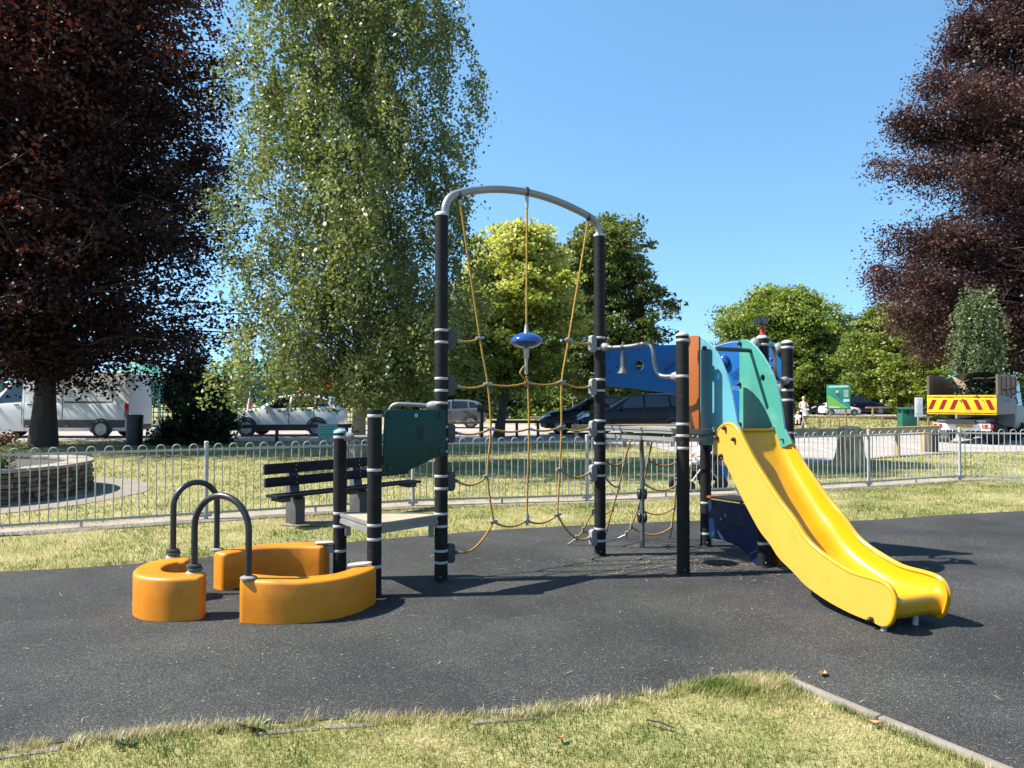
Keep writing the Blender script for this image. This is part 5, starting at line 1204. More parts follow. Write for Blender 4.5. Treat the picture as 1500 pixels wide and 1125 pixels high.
flat_sign('notice_sign', ab(1345.5, 36.2), .38, .68, 1.62, 'tall narrow white notice beside the green twin bin', 'white_paint', nt_ln, (0,))
gs = [(-.4, .4, .78, .86), (-.4, .35, .6, .68), (-.4, .4, .42, .5), (-.4, .3, .24, .32)]
flat_sign('notice_sign', gp(480, 652), .66, .22, .72, 'small green-grey notice fixed to the dark rail before the white crossover', 'cap_teal', gs, (-.25, .25), 'board_green')
flat_sign('parking_sign', ab(872, 44), .62, 1.35, 2.2, 'blue parking sign with white lines between the golden maple and the post', 'sign_blue', [(-.35, .35, .8, .9), (-.35, .3, .55, .63), (-.35, .35, .4, .48), (-.2, .2, .1, .3)], (0,), 'white_paint', pm='galv')
flat_sign('parking_sign', ab(905, 47), .8, 1.2, 2.3, 'blue and white sign just below the tower panel', 'sign_blue', [(-.4, .4, .75, .92), (-.4, .4, .45, .65), (-.4, .2, .15, .3)], (0,), 'white_paint', pm='galv')
flat_sign('road_sign', ab(839, 52), .45, 1.55, 2.15, 'small white sign on a pole left of the blue parking sign', 'white_paint', [(-.25, .25, .35, .6)], (0,), pm='galv')
# map board
root, bd = flat_sign('map_board', ab(1228, 40.2), 1.22, .98, 2.32, 'green park map board on two posts beyond the pale rail', 'board_green', [], (-.42, .4), rz=-.12)
def decal(poly, mat, y=-.0155, th=.002, name='map_shape'):
    mb = MB(); mb.slab([(x * 1.22, y, .98 + z * 1.34) for x, z in poly], (0, -th, 0)); return mb.build(name, M[mat], bd)
decal([(-.42, .88), (.42, .9), (.42, .97), (-.42, .95)], 'white_paint', name='title_strip')
decal([(-.46, .05), (.46, .05), (.1, .25), (-.2, .45), (-.46, .6)], 'board_lime'); decal([(-.3, .62), (-.1, .42), (.3, .12), (.46, .1), (.46, .2), (.1, .38), (-.2, .68)], 'board_blue', -.018)
decal([(-.14, .52), (.0, .52), (.06, .58), (.02, .7), (-.1, .7)], 'ply', -.018); decal([(-.12, .68), (.0, .68), (.0, .76), (-.1, .76)], 'white_paint', -.0205); decal([(.2, .3), (.46, .32), (.46, .42), (.2, .42)], 'white_paint', -.0205)
for i in range(6): decal([(.22, .5 + i * .05), (.42, .5 + i * .05), (.42, .525 + i * .05), (.22, .525 + i * .05)], 'white_paint', -.018, name='text_line')
decal([(-.4, .08), (-.3, .06), (.05, .06), (.05, .1), (-.4, .14)], 'white_paint', -.0205)
trail((780, 624), (860, 623), (785, 800), .55, 'distant low timber rail left of the navy car bonnet', 'timber', rail=(.1, .12)); 
trail((1270, 609), (1300, 609), (1278,), .8, 'distant pale rail end in front of the far dark car', 'timber', rail=(.12, .14), pw=.16)

# ------------------------------------------------------------------ vehicles
class Shell:
    """car body: stations x, zb, zs(shoulder), zr(roof), hw, hr"""
    def __init__(s, st): s.st = st
    def ring(s, x):
        st = s.st
        for a, b in zip(st, st[1:]):
            if x <= b[0]:
                t = (x - a[0]) / (b[0] - a[0]); q = [a[i] + (b[i] - a[i]) * t for i in range(6)]; break
        else: q = st[-1]
        _, zb, zs, zr, hw, hr = q
        return [(hw * .9, zb), (hw * .985, zb + .12), (hw, zb + (zs - zb) * .5), (hw * .985, zs - .07), (hw * .955, zs), (hr + (hw * .955 - hr) * .5, zs + (zr - zs) * .5), (hr, zr - .045 if zr - zs > .1 else zr - (zr - zs) * .3), (hr * .8, zr), (0, zr + .015)]
    def side(s, x, u):                       # u along ring index 0..8
        r = s.ring(x); i = min(int(u), 7); t = u - i; return (r[i][0] + (r[i + 1][0] - r[i][0]) * t, r[i][1] + (r[i + 1][1] - r[i][1]) * t)
    def patch(s, x0, x1, u0, u1, sgn, off=.006, nx=8, nu=4, x0t=None, x1t=None):
        rows = []
        for i in range(nx + 1):
            row = []
            for j in range(nu + 1):
                f = j / nu; xa = x0 + ((x0t if x0t is not None else x0) - x0) * f; xb = x1 + ((x1t if x1t is not None else x1) - x1) * f
                x = xa + (xb - xa) * i / nx; u = u0 + (u1 - u0) * f; y, z = s.side(x, u)
                y2, z2 = s.side(x, min(u + .05, 8)); y1, z1 = s.side(x, max(u - .05, 0)); ty, tz = y2 - y1, z2 - z1; l = math.hypot(ty, tz) + 1e-9
                row.append((x, sgn * (y + tz / l * off), z - ty / l * off))
            rows.append(row)
        return rows
def wheel(root, x, y, r, sgn, rim='alloy', spokes=9, w_=.2):
    mb = MB(); Mx = Matrix.Translation((x, y, r)) @ Matrix.Rotation(math.pi / 2 * -sgn, 4, 'X')
    mb.lathe([(r * .66, -w_ / 2), (r * .93, -w_ / 2), (r, -w_ * .35), (r, w_ * .35), (r * .93, w_ / 2), (r * .66, w_ / 2), (r * .62, w_ * .3)], seg=28, M=Mx); wo = mb.build('wheel', M['tyre'], root, smooth=True, auto=40)
    mb = MB(); mb.lathe([(r * .66, w_ * .36), (r * .66, w_ * .46), (r * .6, w_ * .46), (r * .58, w_ * .3)], seg=28, M=Mx); mb.lathe([(r * .16, w_ * .3), (r * .16, w_ * .46), (.01, w_ * .48)], seg=14, M=Mx)
    for k in range(spokes):
        a = 2 * math.pi * k / spokes; c = Mx @ Vector((math.cos(a) * r * .12, math.sin(a) * r * .12, w_ * .4)); d = Mx @ Vector((math.cos(a) * r * .62, math.sin(a) * r * .62, w_ * .42)); mb.bar(c, d, r * .09, .02, up=(0, 1, 0))
    mb.build('rim', M[rim], wo, smooth=True, auto=40)
    mb = MB(); mb.lathe([(.01, w_ * .2), (r * .62, w_ * .2)], seg=20, M=Mx); mb.build('hub_recess', M['trim'], wo)
def vehicle(name, st, loc, rz, paint, label, cat, wheels, wr, side_glass, wind, rear, doors, group=None, clad='trim', scale=1.0, van=False, far=False):
    root = empty(name, loc, rz, label, cat, group, scale); sh = Shell(st); rows = []
    xs = sorted(set([q[0] for q in st] + [st[0][0] + (st[-1][0] - st[0][0]) * i / 36 for i in range(37)]))
    for x in xs:
        r = sh.ring(x); rows.append([(x, y, z) for y, z in r] + [(x, -y, z) for y, z in r[-2::-1]])
    mb = MB(); mb.grid(rows); m = len(rows[0]); mb.f += [tuple(range(m)), tuple((len(rows) - 1) * m + j for j in range(m))[::-1]]; mb.m += [0, 0]
    mb.f += [((i + 1) * m, (i + 1) * m + m - 1, i * m + m - 1, i * m) for i in range(len(rows) - 1)]; mb.m += [0] * (len(rows) - 1)
    mb.build('body', M[paint], root, smooth=True, auto=38)
    for sgn in (-1, 1):
        for x0, x1, u0, u1, x0t, x1t in side_glass:
            mb = MB(); mb.grid(sh.patch(x0, x1, u0, u1, sgn, .007, x0t=x0t, x1t=x1t)); mb.build('side_window', M['glass'], root, smooth=True)
        for x0, x1 in doors:
            mb = MB(); mb.grid(sh.patch(x0, x1, .9, 4.0, sgn, .012)); d = mb.build('door', M[paint], root, smooth=True)
            y, z = sh.side(x1 - .2, 3.1); mb = MB(); mb.box((x1 - .2, sgn * (y + .02), z), (.2, .03, .035)); mb.build('handle', M['trim' if van else paint], d, bevel=.008)
            for xx in (x0 - .008, x1 + .008):
                mb = MB(); mb.grid(sh.patch(xx - .007, xx + .007, .9, 4.0, sgn, .005, nx=1)); mb.build('door_gap', M['trim'], d)
        if clad:
            mb = MB(); mb.grid(sh.patch(st[0][0] + .25, st[-1][0] - .12, .1, 1.1 if not van else .9, sgn, .014, nx=24)); mb.build('sill', M[clad], root, smooth=True)
        for wx in wheels:
            y, _ = sh.side(wx, 1.6); mb = MB(); Mx = Matrix.Translation((wx, sgn * (y - .05), wr)) @ Matrix.Rotation(math.pi / 2 * -sgn, 4, 'X')
            mb.lathe([(.02, .07), (wr * 1.2, .07), (wr * 1.2, .0)], seg=28, M=Mx); mb.v = [(a, b, max(c, wr * .62)) for a, b, c in mb.v]; mb.build('wheel_arch', M['trim'], root)
            wheel(root, wx, sgn * (y - .05), wr, sgn, spokes=10)
        y, z = sh.side(st[0][0] + .22, 3.0); mb = MB(); mb.grid(sh.patch(st[1][0] + .02, st[1][0] + .42, 2.75, 3.75, sgn, .01)); mb.build('headlight', M['lamp_lens'], root, smooth=True)
        if van: mb = MB(); mb.grid(sh.patch(st[-1][0] - .16, st[-1][0] - .01, 2.0, 4.0, sgn, .012)); mb.build('tail_light', M['red_lens'], root, smooth=True)
        else: mb = MB(); mb.grid(sh.patch(st[-1][0] - .36, st[-1][0] - .05, 2.9, 3.9, sgn, .012)); mb.build('tail_light', M['red_lens'], root, smooth=True)
        xm = side_glass[0][0] + .22; y, z = sh.side(xm, 4.05); mb = MB(); mb.box((xm, sgn * (y + .11), z + .06), (.12, .2, .15)); mb.build('mirror', M['trim' if van else paint], root, bevel=.03)
    for nm, (x0, x1) in (('windscreen', wind), ('rear_window', rear)):
        if x0 is None: continue
        rows = []
        for i in range(7):
            x = x0 + (x1 - x0) * i / 6; r = sh.ring(x); rows.append([(x, y * s_, z + .009) for s_, (y, z) in ((-1, (r[6][0] * .96, r[6][1] + .006)), (-1, r[7]), (1, (0, r[8][1])), (1, r[7]), (1, (r[6][0] * .96, r[6][1] + .006)))])
        mb = MB(); mb.grid(rows); mb.build(nm, M['glass'], root, smooth=True)
    mb = MB(); x, (y, z) = st[0][0], sh.side(st[0][0], 2); mb.box((x - .012, 0, sh.side(st[0][0], 1.6)[1]), (.02, .52, .11)); mb.build('number_plate', M['white_paint'], root)
    mb = MB(); mb.box((st[0][0] + .02, 0, sh.side(st[0][0], 3.2)[1]), (.06, 1.0, .14)); mb.build('grille', M['trim'], root, bevel=.01)
    return root
suv = [(0, .42, .60, .62, .55, .45), (.05, .30, .72, .75, .74, .6), (.28, .24, .88, .92, .86, .7), (1.0, .23, .99, 1.05, .9, .74), (1.22, .23, 1.01, 1.10, .9, .72), (1.95, .23, 1.03, 1.52, .9, .62), (2.6, .23, 1.05, 1.60, .9, .61), (3.4, .23, 1.08, 1.58, .9, .6), (3.9, .25, 1.09, 1.45, .88, .57), (4.18, .3, 1.06, 1.1, .85, .6), (4.28, .36, .9, .93, .8, .6), (4.31, .46, .7, .72, .7, .5)]
hatch = [(a, b, c * .95, d * .945, e * .99, f) for a, b, c, d, e, f in suv]
sg = [(1.42, 2.42, 4.15, 5.85, 1.95, 2.42), (2.50, 3.36, 4.15, 5.85, 2.50, 3.32), (3.44, 3.98, 4.25, 5.75, 3.40, 3.72)]
dr = [(1.32, 2.44), (2.47, 3.38)]
W = dict(wheels=(.86, 3.5), wr=.34, side_glass=sg, wind=(1.24, 1.92), rear=(3.93, 4.15), doors=dr)
vehicle('parked_car', suv, ab(341, 31.6) , 0.0, 'white_car', 'white crossover car parked nose-left behind the dark rail and the birch', 'car', scale=1.1, **W)
vehicle('parked_car', hatch, ab(595, 39.8), 0, 'grey_car', 'grey hatchback parked behind the tall rubber-sleeved post', 'car', clad=None, **W)
vehicle('parked_car', hatch, ab(793, 33.6), -.16, 'navy_car', 'dark navy car parked left of and behind the black one', 'car', clad=None, scale=1.1, **W)
vehicle('parked_car', suv, ab(842, 30.9), -.03, 'black_car', 'large black car parked behind the high deck and its pale rail', 'car', clad='trim', scale=1.12, **W)
vehicle('parked_car', suv, ab(1296, 72) , math.pi, 'navy_car', 'far dark car facing right beside the map board', 'car', scale=1.12, **W)
vehicle('parked_car', hatch, ab(1257, 68), math.pi, 'white_car', 'small white car tail half hidden by the map board', 'car', clad=None, scale=.8, **W)
vehicle('parked_car', hatch, ab(1183, 71), 0, 'black_car', 'far black car between the woman in white and the map board', 'car', **W)
vst = [(0, .45, .72, .75, .7, .6), (.06, .3, .95, 1.0, .88, .75), (.35, .28, 1.18, 1.25, .95, .78), (.95, .28, 1.32, 1.42, .98, .8), (1.75, .28, 1.38, 2.15, .99, .8), (2.2, .28, 1.4, 2.55, .99, .82), (2.6, .28, 1.4, 2.66, .99, .84), (4.5, .28, 1.4, 2.68, .99, .85), (6.45, .28, 1.4, 2.66, .99, .84), (6.62, .3, 1.38, 2.55, .97, .82), (6.64, .4, 1.3, 2.4, .94, .8)]
van = vehicle('panel_van', vst, ab(-30, 30.4), 0, 'van_white', 'white high-roof panel van parked behind the copper maple trunk', 'van', wheels=(1.05, 5.55), wr=.36, side_glass=[(1.05, 2.35, 4.1, 5.7, 1.72, 2.35)], wind=(1.0, 1.95), rear=(None, None), doors=[(1.15, 2.38)], clad=None, van=True)
vsh = Shell(vst)
mb = MB(); mb.grid(vsh.patch(2.5, 6.5, 1.05, 1.75, -1, .016, nx=16)); mb.build('side_moulding', M['clamp_dark'], van, smooth=True)
for x0, x1, u0, u1, nm in ((2.62, 3.95, 4.1, 6.0, 'window_blank'), (4.05, 5.95, 4.1, 6.0, 'window_blank'), (2.5, 4.0, 1.9, 4.0, 'sliding_door')):
    mb = MB(); mb.grid(vsh.patch(x0, x1, u0, u1, -1, .012 if nm != 'sliding_door' else .009)); d = mb.build(nm, M['van_white'], van, smooth=True)
    if nm == 'sliding_door': mb = MB(); y, z = vsh.side(2.75, 3.4); mb.box((2.75, -(y + .02), z), (.28, .03, .045)); mb.build('handle', M['trim'], d, bevel=.008)
for x in (2.48, 4.0):
    mb = MB(); mb.grid(vsh.patch(x - .008, x + .008, .4, 6.2, -1, .017, nx=1, nu=8)); mb.build('door_gap', M['trim'], van)
mb = MB(); mb.grid(vsh.patch(4.05, 5.7, 4.0, 4.1, -1, .02)); mb.build('door_track', M['trim'], van)
for x in (2.62, 4.2): mb = MB(); y, z = vsh.side(x, 1.2); mb.box((x, -(y + .022), z), (.1, .02, .04)); mb.build('side_marker', M['amber_lens'], van)
mb = MB(); mb.box((6.55, 0, .42), (.2, 1.8, .22)); mb.build('rear_bumper', M['trim'], van, bevel=.03)
# tipper truck, seen from behind
th_ = R(45); rl = at(1358.5, 606, 26.4); hd = Vector((math.sin(th_), math.cos(th_), 0)); rt = Vector((hd.y, -hd.x, 0))
truck = empty('tipper_truck', (rl.x, rl.y, 0), math.atan2(rt.y, rt.x), 'tipper truck seen from behind with a yellow tailboard of red chevrons', 'truck')
TW, zb1, zb2, zt2 = 2.12, 1.03, 1.70, 2.4          # local x: across to the right, y: forward
mb = MB(); mb.box((TW / 2, 1.5, zb1 + .04), (TW - .04, 3.0, .08)); bedt = mb.build('tipper_bed', M['truck_grey'], truck)
for x, nm in ((.03, 'side_board'), (TW - .03, 'side_board')):
    mb = MB(); mb.box((x, 1.5, (zb1 + zb2) / 2), (.05, 2.96, zb2 - zb1)); mb.build(nm, M['truck_grey'], truck, bevel=.01)
    mb = MB(); mb.box((x, 1.53, (zb2 + zt2) / 2), (.03, 2.9, zt2 - zb2 - .01)); hb = mb.build('high_side', M['ply'], truck)
    for y in (.1, .75, 1.45, 2.15, 2.85): mb = MB(); mb.box((x + (.03 if x > 1 else -.03), y, (zb2 + zt2) / 2), (.04, .06, zt2 - zb2)); mb.build('upright', M['truck_grey'], hb)
mb = MB(); mb.box((TW / 2, 2.98, 1.75), (TW - .1, .05, 1.35)); mb.build('headboard', M['ply_pale'], truck)
mb = MB(); mb.box((TW / 2, -.01, (zb1 + zb2) / 2), (TW, .05, zb2 - zb1)); tb = mb.build('tailboard', M['yellow_sign'], truck, bevel=.01)
for z in (zb2 - .03, zb1 + .09): mb = MB(); mb.bar((.0, -.045, z), (TW, -.045, z), .03, .05); mb.build('tailboard_rib', M['yellow_sign'], tb, bevel=.006)
zc0, zc1 = zb1 + .17, zb2 - .16
for x in (.03, .37, .71): mb = MB(); mb.slab([(x, -.037, zc0), (x + .14, -.037, zc0), (x + .28, -.037, zc1), (x + .14, -.037, zc1)], (0, -.004, 0)); mb.build('chevron_stripe', M['red_sign'], tb)
for x in (1.37, 1.72, 2.07): mb = MB(); mb.slab([(x - .14, -.037, zc0), (x, -.037, zc0), (x - .14, -.037, zc1), (x - .28, -.037, zc1)], (0, -.004, 0)); mb.build('chevron_stripe', M['red_sign'], tb)
for i, z in enumerate((0, .06, .12)):
    mb = MB(); mb.bar((.99, -.037, zc0 + .06 + z), (1.05, -.037, zc0 + .1 + z), .004, .012); mb.bar((1.05, -.037, zc0 + .1 + z), (1.11, -.037, zc0 + .06 + z), .004, .012); mb.build('chevron_emblem', M['plate'], tb)
for x in (.35, .75, 1.55, 1.9):
    for z in (zb2 - .07, zb1 + .055): mb = MB(); mb.box((x, -.03, z), (.22, .02, .03)); mb.build('slot', M['trim'], tb)
rows = [[(x, y, 2.36 + .14 * math.sin(math.pi * (x - .4) / 1.9) - .16 * ((y - 1.2) / 2) ** 2 - .12 * max(0, .9 - y) * math.sin(3 * x) + .03 * math.sin(7 * x + 3 * y)) for x in [.42 + 1.68 * i / 14 for i in range(15)]] for y in [.55 + 2.4 * j / 10 for j in range(11)]]
mb = MB(); mb.grid(rows); mb.build('tarpaulin', M['tarp'], truck, smooth=True)
r_ = np.random.default_rng(77); Pc = r_.normal(0, 1, (2600, 3)) * np.array([.38, .6, .2]) + np.array([1.35, 1.7, 1.75]); leaves('clippings', Pc, .09, LM['shrub'], 78, truck)
mb = MB(); mb.box((TW / 2, 2.0, .78), (.9, 4.4, .16)); mb.build('chassis', M['trim'], truck)
mb = MB(); mb.box((TW / 2, .0, .60), (1.75, .06, .24)); bu = mb.build('rear_bumper', M['white_paint'], truck, bevel=.01)
mb = MB(); mb.box((TW / 2, .0, .8), (1.5, .1, .07)); mb.build('tow_beam', M['truck_grey'], truck, bevel=.01)
for x in (.3, 1.85):
    mb = MB(); mb.box((x, -.04, .64), (.34, .06, .13)); tl = mb.build('tail_light', M['red_lens'], truck, bevel=.015)
    for dx, mt in ((-.1, 'amber_lens'), (.06, 'lamp_lens')): mb = MB(); mb.box((x + dx, -.075, .64), (.07, .012, .09)); mb.build('lens', M[mt], tl)
mb = MB(); mb.box((TW / 2 + .1, -.04, .62), (.52, .012, .115)); pl = mb.build('number_plate', M['plate'], truck)
fc = bpy.data.curves.new('plate_lettering', 'FONT'); fc.body = 'WT72 FKO'; fc.size = .105; fc.align_x = 'CENTER'; fc.align_y = 'CENTER'; fc.extrude = .001
fo = bpy.data.objects.new('plate_lettering', fc); COL.objects.link(fo); fo.parent = pl; fo.location = (TW / 2 + .1, -.048, .62); fo.rotation_euler = (math.pi / 2, 0, 0); fc.materials.append(M['trim'])
lm = bpy.data.meshes.new_from_object(fo); lo = link('plate_lettering', lm, pl); lo.location = fo.location; lo.rotation_euler = fo.rotation_euler; bpy.data.objects.remove(fo)
for x in (.28, TW - .28):
    for y in (.95,): wheel(truck, x, y, .38, 1 if x > 1 else -1, 'truck_grey', 5, .32)
    wheel(truck, x + (.0 if x > 1 else 0), 4.1, .38, 1 if x > 1 else -1, 'truck_grey', 5, .24)
cab = [(0, .55, 1.2, 2.2, .98, .84), (.3, .45, 1.25, 2.28, 1.0, .86), (1.3, .45, 1.25, 2.28, 1.0, .86), (1.75, .4, 1.2, 1.6, .98, .8), (1.95, .4, 1.05, 1.1, .95, .75), (2.0, .5, .9, .95, .9, .7)]
csh = Shell(cab); rows = []
for x in [2.0 * i / 20 for i in range(21)]:
    r = csh.ring(x); rows.append([(TW / 2 - y, 3.15 + x, z) for y, z in r] + [(TW / 2 + y, 3.15 + x, z) for y, z in r[-2::-1]])
mb = MB(); mb.grid(rows); m = len(rows[0]); mb.f += [tuple(range(m)), tuple(20 * m + j for j in range(m))]; mb.m += [0, 0]; cabo = mb.build('cab', M['clamp_grey'], truck, smooth=True, auto=38)
for s in (-1, 1):
    mb = MB(); mb.grid([[(TW / 2 + q[1], 3.15 + q[0], q[2]) for q in row] for row in csh.patch(.4, 1.5, 4.15, 5.8, s, .008)]); mb.build('side_window', M['glass'], cabo, smooth=True)
    mb = MB(); mb.box((TW / 2 + s * 1.2, 4.6, 1.55), (.2, .1, .3)); mb.build('mirror', M['trim'], cabo, bevel=.03)
mb = MB(); mb.tube([(.62, 2.9, 2.3), (.62, 2.9, 2.52)], .045, 10); mb.build('beacon', M['trim'], truck, smooth=True, auto=40)

# ------------------------------------------------------------------ green market tents with lattice screens, parasols
tents = [(2, 38.5, 'at the left edge above the van bonnet'), (104, 39.5, 'above the white van, right of the maple trunk'), (208, 40.5, 'hidden mostly by the copper maple crown'), (346, 41.5, 'right of the copper maple crown'), (398, 38.2, 'just left of the birch leaves')]
for px, Y, where in tents:
    p = ab(px, Y + 2); root = empty('market_tent', p, 0, 'green peaked market tent ' + where, 'tent', 'row of green tents'); s = 2.05
    rows = []
    for t in (0, .25, .5, .75, 1):
        k = (1 - t) ** 1.0; z = 2.75 + 1.25 * t ** 1.7; q = s * (1 - t) + .02; rows.append([(x * q, y * q, z) for x, y in ((-1, -1), (0, -1), (1, -1), (1, 0), (1, 1), (0, 1), (-1, 1), (-1, 0))])
    mb = MB(); mb.grid(rows, closed=True); mb.build('canopy', M['tent'], root, smooth=True, auto=50)
    mb = MB(); mb.grid([[(x * s * 1.005, y * s * 1.005, z) for x, y in ((-1, -1), (1, -1), (1, 1), (-1, 1))] for z in (2.56, 2.76)], closed=True); mb.build('valance', M['tent_pale'], root)
    for x, y in ((-1, -1), (1, -1), (1, 1), (-1, 1)): mb = MB(); mb.tube([(x * s * .97, y * s * .97, 0), (x * s * .97, y * s * .97, 2.75)], .045, 8); mb.build('leg', M['lattice'], root, smooth=True)
x0 = ab(-70, 37).x
LAT = ['', 'behind the van bonnet, bearing the warning sign', 'behind the copper maple trunk', 'behind the middle of the white van', 'behind the van tail and the black bin', 'behind the strappy shrub', 'with the folded parasol in front', 'behind the white crossover cab', 'behind the birch trunk']
for i in range(1, 9):
    x = x0 + i * 2.35; root = empty('lattice_screen', (x, 37.2, 0), 0, 'teal lattice screen ' + LAT[i], 'screen', 'teal lattice screens before the tents'); mb = MB()
    for k in range(10): mb.bar((k * .24 + .09, 0, .35), (k * .24 + .09, 0, 2.42 if (k + i) % 10 not in (8, 9) else 2.25), .03, .05, up=(0, 1, 0))
    for k in range(9): mb.bar((0, .032, .4 + k * .24), (2.3, .032, .4 + k * .24), .03, .05)
    lt = mb.build('lattice', M['lattice'], root); lt['kind'] = 'stuff'
    for xx in (0, 2.31): mb = MB(); mb.box((xx, 0, 1.3), (.08, .08, 2.6)); mb.build('post', M['lattice'], root)
    for zz_ in (2.5, .3): mb = MB(); mb.box((1.16, 0, zz_), (2.3, .05, .06)); mb.build('rail', M['lattice'], root)
# warning sign on the lattice
g = ab(27.5, 36.9); root = empty('warning_sign', (g.x, 37.1, 0), 0, 'white warning sign with a yellow triangle on the lattice beside the van', 'sign')
mb = MB(); mb.box((0, 0, 2.0), (.42, .02, .56)); bdw = mb.build('board', M['white_paint'], root)
mb = MB(); mb.slab([(-.16, -.012, 1.92), (.16, -.012, 1.92), (0, -.012, 2.2)], (0, -.004, 0)); mb.slab([(-.2, -.011, 1.73), (.2, -.011, 1.73), (.2, -.011, 1.83), (-.2, -.011, 1.83)], (0, -.004, 0)); mb.build('triangle', M['yellow_sign'], bdw)
mb = MB(); mb.box((0, -.018, 2.0), (.12, .004, .07)); mb.build('symbol', M['trim'], bdw)
for i, (px, Y, z, s) in enumerate(((448, 36, 2.2, .5), (479, 36.4, 2.4, .55))):
    g = ab(px, Y); root = empty('red_parasol', g, 0, ('small red parasol over the white crossover roof', 'small red parasol close to the birch trunk, higher one')[i], 'parasol', 'red parasols behind the birch')
    mb = MB(); mb.lathe([(s, z - .3), (s * .5, z - .05), (.03, z + .12)], seg=8); mb.build('canopy', M['red_cloth'], root); mb = MB(); mb.tube([(0, 0, 0), (0, 0, z)], .025, 8); mb.build('pole', M['white_paint'], root)
g = ab(366, 36.2); root = empty('folded_parasol', g, 0, 'folded red and white parasol in front of the lattice', 'parasol')
for i in range(6):
    a = i * 1.047; mb = MB(); mb.tube([(.09 * math.cos(a), .09 * math.sin(a), .7), (.08 * math.cos(a), .08 * math.sin(a), 1.2), (.015 * math.cos(a), .015 * math.sin(a), 1.75)], [.07, .055, .015], 7); mb.build('fold', M['red_cloth' if i % 2 else 'white_cloth'], root, smooth=True)
mb = MB(); mb.tube([(0, 0, 0), (0, 0, 2.0)], .025, 8); mb.build('pole', M['white_paint'], root)

# ------------------------------------------------------------------ people (skinned bodies, clothes as children)
def skin(name, nodes, edges, mat, parent, sub=1, root=0):
    keys = list(nodes); me = bpy.data.meshes.new(name); me.from_pydata([nodes[k][0] for k in keys], [(keys.index(a), keys.index(b)) for a, b in edges], [])
    o = link(name, me, parent); me.materials.append(mat); o.modifiers.new('skin', 'SKIN'); sv = me.skin_vertices[0].data
    for i, k in enumerate(keys):
        r = nodes[k][1]; sv[i].radius = r if isinstance(r, tuple) else (r, r)
    sv[root].use_root = True; o.modifiers['skin'].use_smooth_shade = True; s = o.modifiers.new('sub', 'SUBSURF'); s.levels = s.render_levels = sub
    return o
def hand(nodes, edges, wrist, d, side, curl, k):
    """palm, four bent fingers and a thumb"""
    d = Vector(d).normalized(); s = Vector(side).normalized(); c = Vector(curl).normalized(); w_ = Vector(nodes[wrist][0])
    nodes[k + 'palm'] = (w_ + d * .06, (.033, .018)); edges.append((wrist, k + 'palm'))
    for i, (ln, of) in enumerate(((.065, -.028), (.075, -.009), (.07, .010), (.055, .028))):
        b = w_ + d * .085 + s * of; m_ = b + d * ln * .5 + c * ln * .18; t = b + d * ln * .75 + c * ln * .55
        for nm, q, r in (('a', b, .0095), ('b', m_, .0085), ('c', t, .007)): nodes[k + 'f%d%s' % (i, nm)] = (q, r)
        edges += [(k + 'palm', k + 'f%da' % i), (k + 'f%da' % i, k + 'f%db' % i), (k + 'f%db' % i, k + 'f%dc' % i)]
    b = w_ + d * .03 - s * .035; t = b + d * .045 - s * .02 + c * .02
    nodes[k + 'ta'] = (b, .011); nodes[k + 'tb'] = (t, .009); edges += [(wrist, k + 'ta'), (k + 'ta', k + 'tb')]
def head_bits(root, hc, fwd, s, hair, long=False, up=(0, 0, 1)):
    f = Vector(fwd).normalized(); u = Vector(up).normalized(); r = f.cross(u).normalized(); hc = Vector(hc)
    Mf = Matrix(((r.x, f.x, u.x, 0), (r.y, f.y, u.y, 0), (r.z, f.z, u.z, 0), (0, 0, 0, 1)))
    mb = MB(); mb.ball(hc + u * .035 * s - f * .018 * s, (.086 * s, .098 * s, .1 * s), 16, 10, M=Mf)
    if long: mb.ball(hc - f * .075 * s - u * .06 * s, (.07 * s, .05 * s, .12 * s), 12, 8, M=Mf)
    mb.build('hair', M[hair], root, smooth=True)
    for q in (-1, 1):
        mb = MB(); mb.ball(hc + f * .083 * s + r * q * .032 * s, (.012 * s, .006 * s, .007 * s), 8, 5, M=Mf); mb.build('eye', M['eye'], root, smooth=True)
        mb = MB(); mb.ball(hc + r * q * .081 * s - u * .01 * s, (.012 * s, .022 * s, .032 * s), 8, 6, M=Mf); mb.build('ear', M['skin'], root, smooth=True)
    mb = MB(); mb.ball(hc + f * .097 * s - u * .022 * s, (.013 * s, .018 * s, .022 * s), 8, 6, M=Mf); mb.build('nose', M['skin'], root, smooth=True)
    mb = MB(); mb.ball(hc + f * .085 * s - u * .055 * s, (.026 * s, .01 * s, .008 * s), 10, 5, M=Mf); mb.build('mouth', M['lip'], root, smooth=True)
